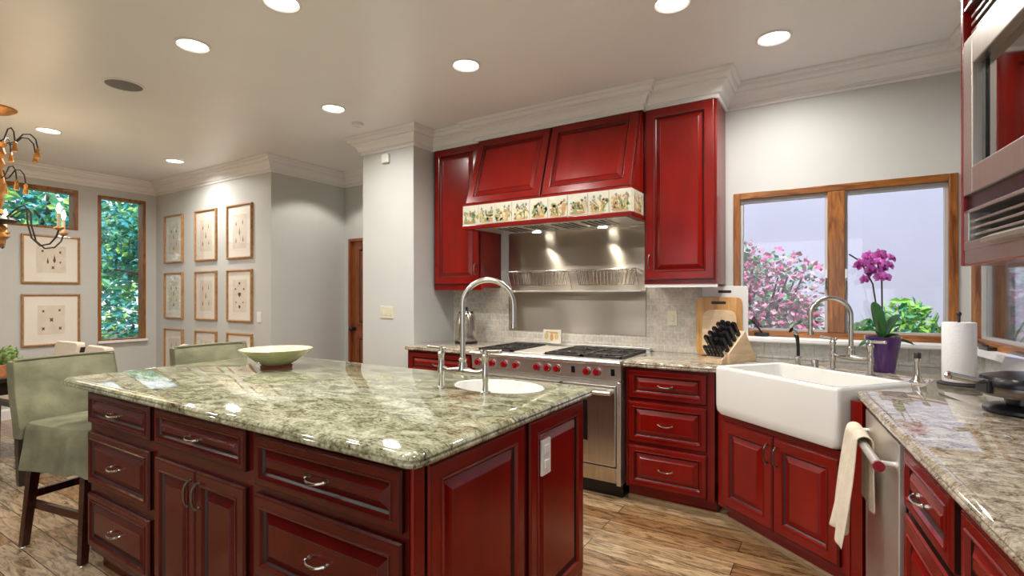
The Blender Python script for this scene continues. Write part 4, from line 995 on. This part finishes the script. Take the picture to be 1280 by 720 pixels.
def framed(label, loc, rz, w, h, layout, pw=.55, ph=.62, group='framed prints'):
    r = thing('framed_print', label, 'framed print', loc, rz, None); t = .022
    m = MB(); O = [(-w/2, -h/2), (w/2, -h/2), (w/2, h/2), (-w/2, h/2)]
    def rg(i, y): return [(-w/2+i, y, -h/2+i), (w/2-i, y, -h/2+i), (w/2-i, y, h/2-i), (-w/2+i, y, h/2-i)]
    m.rings([rg(0, 0), rg(0, -.020), rg(.004, -.026), rg(.014, -.028), rg(t, -.020), rg(t, -.004)], cap0=False, cap1=False); m.build('frame', GILT, r)
    MB().box(-w/2+.006, w/2-.006, -.008, -.001, -h/2+.006, h/2-.006).build('mat_board', MATB, r)
    a, b_ = w*pw/2, h*ph/2
    pr = MB().box(-a, a, -.0095, -.007, -b_, b_).build('print', PRINT, r)
    m = MB(TR((0, -.0096, 0)))
    for i, (fx, fz, s, k) in enumerate(layout): motif(m, fx*a, fz*b_, s*min(a, b_), i, k)
    m.build('motifs', INK if (rz or len(layout) % 2) else INKG, pr)
    MB().box(-w/2+.015, w/2-.015, -.0175, -.0155, -h/2+.015, h/2-.015).build('glazing', PGLASS, r)
L5 = [(-.5, .5, .26, 0), (.45, .55, .26, 0), (0, 0, .36, 0), (-.5, -.5, .26, 0), (.5, -.45, .28, 0)]
L6 = [(0, .75, .22, 1), (-.6, .4, .17, 1), (.6, .4, .17, 1), (0, .05, .36, 1), (-.5, -.42, .14, 1), (.5, -.42, .14, 1), (0, -.7, .26, 1)]
L7 = [(-.5, .5, .22, 2), (.5, .5, .22, 2), (0, .15, .30, 0), (-.5, -.3, .22, 0), (.5, -.3, .22, 0), (0, -.65, .2, 2)]
cols = ((-7.205, .475, 'left'), (-6.425, .49, 'middle'), (-5.705, .505, 'right'))
rowz = ((2.095, .62, 'top'), (1.365, .595, 'middle'), (.64, .60, 'bottom'))
lay = [[L7, L5, L5], [L7, L5, L6], [L5, L6, L7]]
for ri, (z, h, rn) in enumerate(rowz):
    for ci, (x, w, cn) in enumerate(cols):
        framed('framed print in the %s row, %s column of the nine' % (rn, cn), (x, 3.30, z), 0, w, h, lay[ri][ci], group='nine framed prints')
LS = [(-.6, .6, .18, 2), (.6, .65, .18, 2), (0, 0, .28, 2), (-.6, -.6, .22, 2), (.65, -.6, .22, 2)]
LT = [(-.6, .6, .18, 2), (.6, .55, .18, 2), (-.25, -.1, .30, 0), (.2, .05, .40, 0), (.6, -.2, .14, 2), (.1, -.6, .2, 2)]
framed('wide framed print under the high dining window', (DX, 2.21, 1.785), PI/2, .53, .56, LT, .50, .56)
framed('wide framed print lower on the dining wall behind the table', (DX, 2.21, 1.085), PI/2, .53, .60, LS, .46, .56)

# ------------------------------------------------------------------ bar stools with slipcovers
def bar_stool(label, loc):
    r = thing('bar_stool', label, 'bar stool', loc, 0, 'slipcovered bar stools')
    sh = .665
    for i, (x, y) in enumerate(((-.23, -.20), (.27, -.20), (-.23, .20), (.27, .20))):
        ox = .035*(1 if x > 0 else -1); oy = .02*(1 if y > 0 else -1)
        m = MB(); a = .024
        def sq(cx, cy, z, s_): return [(cx-s_, cy-s_, z), (cx+s_, cy-s_, z), (cx+s_, cy+s_, z), (cx-s_, cy+s_, z)]
        m.rings([sq(x+ox*.3, y+oy, .012, .017), sq(x*.90, y*.86, .62, .024)])
        lg = m.build('leg', MAHOG, r)
        m = MB(); m.lathe([(.014, 0), (.016, .004), (.014, .014)], (x+ox*.3, y+oy, 0), 10); m.build('glide', CHROME, lg)
    for (p, q, z) in (((-.225, -.19), (.262, -.19), .235), ((-.225, .19), (.262, .19), .235), ((-.225, -.19), (-.225, .19), .285), ((.262, -.19), (.262, .19), .285)):
        m = MB(); d = Vector((q[0]-p[0], q[1]-p[1], 0)).normalized(); w = Vector((-d.y, d.x, 0))*.011
        m.rings([[(c[0]+w.x, c[1]+w.y, z-.02), (c[0]-w.x, c[1]-w.y, z-.02), (c[0]-w.x, c[1]-w.y, z+.02), (c[0]+w.x, c[1]+w.y, z+.02)] for c in (p, q)]); m.build('stretcher', MAHOG, r)
    # seat skirt with soft folds
    m = MB(); n = 56; rings = []
    for z, k, am in ((.455, 1.06, .016), (.50, 1.045, .013), (.57, 1.02, .008), (.63, 1.0, .003), (.665, .985, .001), (.685, .94, 0), (.695, .75, 0), (.697, .3, 0)):
        ring = []
        for i in range(n):
            t = 2*PI*i/n; c, s_ = math.cos(t), math.sin(t); e = .28
            x = math.copysign(abs(c)**e, c)*.272*k; y = math.copysign(abs(s_)**e, s_)*.245*k
            w = am*(math.sin(9*t)+.6*math.sin(14*t+1)); zz = z+(.012*math.sin(5*t+.5) if z < .46 else 0)
            ring.append((x+c*w+.022, y+s_*w, zz))
        rings.append(ring)
    m.rings(rings, cap0=False); m.build('seat_cover', SAGE, r, smooth=True)
    # backrest cover: gently curved, boxed edge
    m = MB(); rings = []; ny_ = 15
    def bk(y, z, side):
        bow = .045*(1-(y/.25)**2); lean = -.085*(z-.60)/.44
        wr = .004*math.sin(22*z+5*y)+.003*math.sin(31*y+9*z)
        return (-.235-bow*.6+lean+(.038 if side else -.038)+wr, y, z)
    zs = [.60, .66, .72, .78, .84, .90, .96, 1.0, 1.022]
    V = []; F = []
    for sd_ in (0, 1):
        for z in zs:
            for j in range(ny_):
                y = -.25+.5*j/(ny_-1); yy = y*(1.0+.02*(z-.6)); p = bk(yy, z-(0.012*abs(y/.25)**6 if z > 1 else 0), sd_)
                k = 1.0
                if z == zs[-1]: p = (p[0]*.0+(bk(yy, z, 0)[0]+bk(yy, z, 1)[0])/2+(p[0]-(bk(yy, z, 0)[0]+bk(yy, z, 1)[0])/2)*.7, p[1], p[2])
                V.append(p)
    nz_ = len(zs); off = nz_*ny_
    for sd_ in (0, 1):
        for a in range(nz_-1):
            for j in range(ny_-1): F.append([sd_*off+a*ny_+j, sd_*off+a*ny_+j+1, sd_*off+(a+1)*ny_+j+1, sd_*off+(a+1)*ny_+j])
    for j in range(ny_-1): F.append([(nz_-1)*ny_+j, (nz_-1)*ny_+j+1, off+(nz_-1)*ny_+j+1, off+(nz_-1)*ny_+j]); F.append([j, j+1, off+j+1, off+j])
    for a in range(nz_-1):
        for j in (0, ny_-1): F.append([a*ny_+j, (a+1)*ny_+j, off+(a+1)*ny_+j, off+a*ny_+j])
    m.add(V, F); bo = m.build('back_cover', SAGE, r, smooth=True)
    m = MB()
    for sd_ in (1,):
        pts = [bk(-.252, z, sd_) for z in zs[1:]]+[bk(-.25+.5*j/8, 1.02, sd_) for j in range(1, 9)]+[bk(.252, z, sd_) for z in reversed(zs[1:-1])]
        m.tube(pts, .0045, 6)
    m.build('piping', SAGE, bo, smooth=True)
    return r
st1 = bar_stool('sage slipcovered bar stool nearest the camera at the island end', (-3.535, 1.215, 0)); st1.rotation_euler.z = math.radians(10)
st2 = copy_tree(st1); st2.location = (-3.50, 1.98, 0); st2.rotation_euler.z = 0; st2['label'] = 'sage slipcovered bar stool farther back, only its back top showing behind the bowl'

# ------------------------------------------------------------------ dining table and chairs
r = thing('dining_table', 'dark wooden dining table at the left edge under the chandelier', 'dining table', (-5.87, .78, 0))
m = MB(); m.box(-1.0, 1.0, -.56, .58, .765, .80); m.build('tabletop', ESPRESSO, r, bevel=.006)
m = MB(); m.box(-.92, .92, -.48, -.46, .67, .765); m.box(-.92, .92, .48, .50, .67, .765); m.box(-.92, -.90, -.46, .48, .67, .765); m.box(.90, .92, -.46, .48, .67, .765); m.build('apron', ESPRESSO, r)
for sx in (-1, 1):
    for sy in (-1, 1):
        m = MB(); x, y = sx*.91, sy*.485
        m.rings([[(x+dx*a, y+dy*a, z) for dx, dy in ((-1, -1), (1, -1), (1, 1), (-1, 1))] for z, a in ((0, .026), (.05, .03), (.66, .04), (.765, .042))]); m.build('leg', ESPRESSO, r)
def dining_chair(label, loc, rz):
    r = thing('dining_chair', label, 'dining chair', loc, rz, None)
    for sx in (-1, 1):
        m = MB(); m.rings([[(sx*.20+dx*a, -.20+dy*a, z) for dx, dy in ((-1, -1), (1, -1), (1, 1), (-1, 1))] for z, a in ((0, .016), (.44, .022))]); m.build('leg', ESPRESSO, r)
        m = MB(); m.rings([[(sx*.20+dx*.019, y+dy*.019, z) for dx, dy in ((-1, -1), (1, -1), (1, 1), (-1, 1))] for z, y in ((0, .24), (.44, .20), (.70, .225), (.885, .262))]); m.build('back_post', ESPRESSO, r)
        m = MB(); m.tube([(sx*.225, .20, .66), (sx*.235, .0, .665), (sx*.235, -.14, .64), (sx*.225, -.17, .44)], .016, 8); m.build('arm', ESPRESSO, r, smooth=True)
    m = MB(); m.box(-.21, .21, -.215, .21, .40, .445); m.build('seat_rail', ESPRESSO, r, bevel=.004)
    m = MB(); m.rings([rr(-.215, .215, -.225, .20, .05, .445), rr(-.225, .225, -.235, .20, .05, .475), rr(-.20, .20, -.21, .18, .06, .505), rr(-.1, .1, -.1, .1, .04, .512)]); m.build('seat_cushion', CREAM, r, smooth=True)
    m = MB(Matrix.Translation((0, .205, .575)) @ Matrix.Rotation(-.17, 4, 'X'))
    m.rings([[(x, y, z) for x, z in round_poly([(-.215+i, 0+i), (.215-i, 0+i), (.215-i, .36-i), (-.215+i, .36-i)], .05, 4)] for i, y in ((.01, .03), (0, .02), (0, -.02), (.012, -.04))]); m.build('back_cushion', CREAM, r, smooth=True)
    return r
dining_chair('cream dining chair half hidden behind the near bar stool', (-5.40, 1.62, 0), 0)
dining_chair('cream dining chair under the wide prints beyond the dining table', (-6.15, 1.66, 0), .1)
dining_chair('cream dining chair with dark arms before the tall dining window', (-4.95, 2.05, 0), -.55)
r = thing('produce_box', 'wooden box on the dining table holding green artichokes', 'box', (-5.10, 1.16, .80), .2)
m = MB(); m.box(-.22, .22, -.10, -.085, 0, .09); m.box(-.22, .22, .085, .10, 0, .09); m.box(-.22, -.205, -.085, .085, 0, .09); m.box(.205, .22, -.085, .085, 0, .09); m.box(-.205, .205, -.085, .085, 0, .012); m.build('crate', BOXW, r, bevel=.003)
def artichoke(loc, s, rx):
    m = MB(); m.ball((0, 0, .045), .040, 12, sz=1.05)
    for lv, (z, rr_, n) in enumerate(((.025, .040, 7), (.045, .041, 7), (.065, .033, 6), (.08, .02, 5))):
        for k in range(n):
            a = 2*PI*(k+lv*.5)/n; c, s_ = math.cos(a), math.sin(a); w = .015
            m.add([(c*rr_-s_*w, s_*rr_+c*w, z-.012), (c*rr_+s_*w, s_*rr_-c*w, z-.012), (c*(rr_+.008)+s_*w*.8, s_*(rr_+.008)-c*w*.8, z+.008), (c*(rr_+.004), s_*(rr_+.004), z+.026), (c*(rr_+.008)-s_*w*.8, s_*(rr_+.008)+c*w*.8, z+.008)], [(0, 1, 2, 3, 4)])
    o = m.build('artichoke', GREENV, smooth=False, loc=loc); o.scale = (s, s, s); o.rotation_euler = (rx, rx*.7, loc[0]*9)
    tag(o, 'green artichoke heaped in the wooden box on the dining table', 'artichoke', 'artichokes in the wooden box')
BX = TR((-5.10, 1.16, .80)) @ Matrix.Rotation(.2, 4, 'Z')
for i, (x, y, z) in enumerate(((-.15, -.03, .03), (-.05, .03, .035), (.05, -.03, .03), (.15, .02, .03), (-.10, .0, .10), (.0, .0, .105), (.10, .0, .10))):
    p = BX @ Vector((x, y, z)); artichoke(tuple(p), 1.12, .3*((i % 3)-1))

# ------------------------------------------------------------------ outside
struct(MB().box(-30, 20, -20, 30, -.45, -.35).build('ground', GROUND))
struct(MB().box(-4, 7.5, 7.2, 7.4, -.4, 4.2).build('wall_garden', STUCCO))
struct(MB().box(3.2, 3.4, -1, 7.2, -.4, 4.2).build('wall_neighbour', STUCCOB))
def leaves(m, n, fn, size, mis, seed, asp=.5):
    random.seed(seed)
    for _ in range(n):
        p = fn(); a = Vector((random.gauss(0, 1), random.gauss(0, 1), random.gauss(0, .6))).normalized(); b_ = a.cross(Vector((random.gauss(0, 1), random.gauss(0, 1), random.gauss(0, 1)))).normalized()
        s_ = size*random.uniform(.6, 1.3); p = Vector(p); c = a.cross(b_)*s_*.12
        m.add([tuple(p-a*s_*.5), tuple(p+b_*s_*asp*.5+c), tuple(p+a*s_*.5), tuple(p-b_*s_*asp*.5+c)], [(0, 1, 2, 3)], random.choice(mis))
def clump(c, R, k=1.0):
    def fn():
        while True:
            v = Vector((random.uniform(-1, 1), random.uniform(-1, 1), random.uniform(-1, 1)))
            if .25 < v.length < 1: return (c[0]+v.x*R[0], c[1]+v.y*R[1], c[2]+v.z*R[2])
    return fn
def tree(label, x, y, h, R, n, seed, mis, size=.16):
    r = thing('tree', label, 'tree', (x, y, -.36)); random.seed(seed)
    m = MB(); m.tube([(0, 0, 0), (.05, .03, h*.4), (-.04, .06, h*.75), (.0, .0, h)], [.14, .11, .07, .02], 8)
    for k in range(6):
        a = random.uniform(0, 6.28); z = h*random.uniform(.35, .8); L = R*random.uniform(.6, .95); m.tube([(0, .04, z), (math.cos(a)*L*.5, math.sin(a)*L*.5, z+.25), (math.cos(a)*L, math.sin(a)*L, z+.3)], [.05, .03, .012], 6)
    m.build('trunk', BARK, r, smooth=True)
    m = MB(); per = n//9
    for k in range(9):
        a = random.uniform(0, 6.28); rr_ = R*random.uniform(.1, .6); c = (math.cos(a)*rr_, math.sin(a)*rr_, h*random.uniform(.28, 1.0)); q = R*random.uniform(.45, .7)
        leaves(m, per, clump(c, (q, q, q*.9)), size, mis, seed*31+k, .55)
    m.build('foliage', [TREEL, TREEL2, TREEL3], r)
tree('leafy green tree outside the tall dining window', -10.9, 4.75, 3.3, 1.35, 3600, 3, [0, 0, 1, 2, 2], .15)
tree('leafy tree seen through the high dining window', -10.9, 1.8, 3.5, 1.4, 3600, 4, [0, 1, 2, 2, 0], .15)
tree('taller dense tree in the distance behind the other two garden trees', -15.6, 4.4, 4.6, 2.3, 5400, 5, [0, 2, 2, 0, 1], .24)
r = thing('bougainvillea', 'pink flowering bougainvillea outside the left window pane', 'shrub', (-.80, 5.75, -.36))
m = MB(); random.seed(9)
for k in range(9):
    a = random.uniform(0, 6.28); m.tube([(0, 0, 0), (.2*math.cos(a), .2*math.sin(a), 1.0), (.55*math.cos(a), .4*math.sin(a), 1.9)], [.03, .018, .008], 6)
m.build('stems', BARK, r, smooth=True)
cs = [((-.25, 0, 1.95), (.55, .4, .42)), ((.25, 0, 1.75), (.52, .4, .45)), ((.0, 0, 1.35), (.75, .45, .5)), ((.45, -.05, 1.3), (.35, .35, .45)), ((-.55, 0, 1.5), (.45, .4, .55)), ((0, 0, .8), (.8, .5, .5))]
m = MB()
for i, (c, R) in enumerate(cs): leaves(m, 380, clump(c, R), .075, [0], 50+i, .6)
m.build('foliage', BUSHL, r)
m = MB()
for i, (c, R) in enumerate(cs[:5]): leaves(m, 720, clump(c, tuple(q*1.08 for q in R)), .062, [0, 1], 70+i, .85)
m.build('bracts', [BOUG, BOUG2], r)
def fern(label, x, y, h, n, seed, w=.07):
    r = thing('garden_plant', label, 'plant', (x, y, -.36)); random.seed(seed); m = MB()
    for k in range(n):
        a = random.uniform(0, 6.28); L = h*random.uniform(.75, 1.1); lf = random.uniform(.75, .95); dx, dy = math.cos(a), math.sin(a); N = 8; V = []
        for i in range(N):
            t = i/(N-1); out = L*.40*t**1.5*(1.25-lf); z = L*(t-.22*t**3*(1.6-lf)); ww = w*math.sin(PI*(t*.85+.1))
            for q in (-1, 0, 1): V.append((dx*out-dy*ww*q*.5, dy*out+dx*ww*q*.5, z+abs(q)*ww*.25))
        m.add(V, [(i*3+j, i*3+j+1, (i+1)*3+j+1, (i+1)*3+j) for i in range(N-1) for j in range(2)], k % 3 == 0)
    m.build('fronds', [FERN, TREEL], r, smooth=True)
    m = MB(); leaves(m, 1500, clump((0, 0, h*.55), (.30, .28, h*.40)), .10, [0, 0, 1], seed+7, .45); m.build('leaves', [FERN, TREEL, TREEL3], r)
fern('bright green plant outside the right pane beside the orchid', .20, 5.0, 1.62, 34, 1)
fern('green strap leaved plant outside the middle of the right pane', .56, 5.72, 1.80, 34, 2)
fern('tall green plant outside the right end of the kitchen window', .88, 5.05, 1.74, 34, 3)
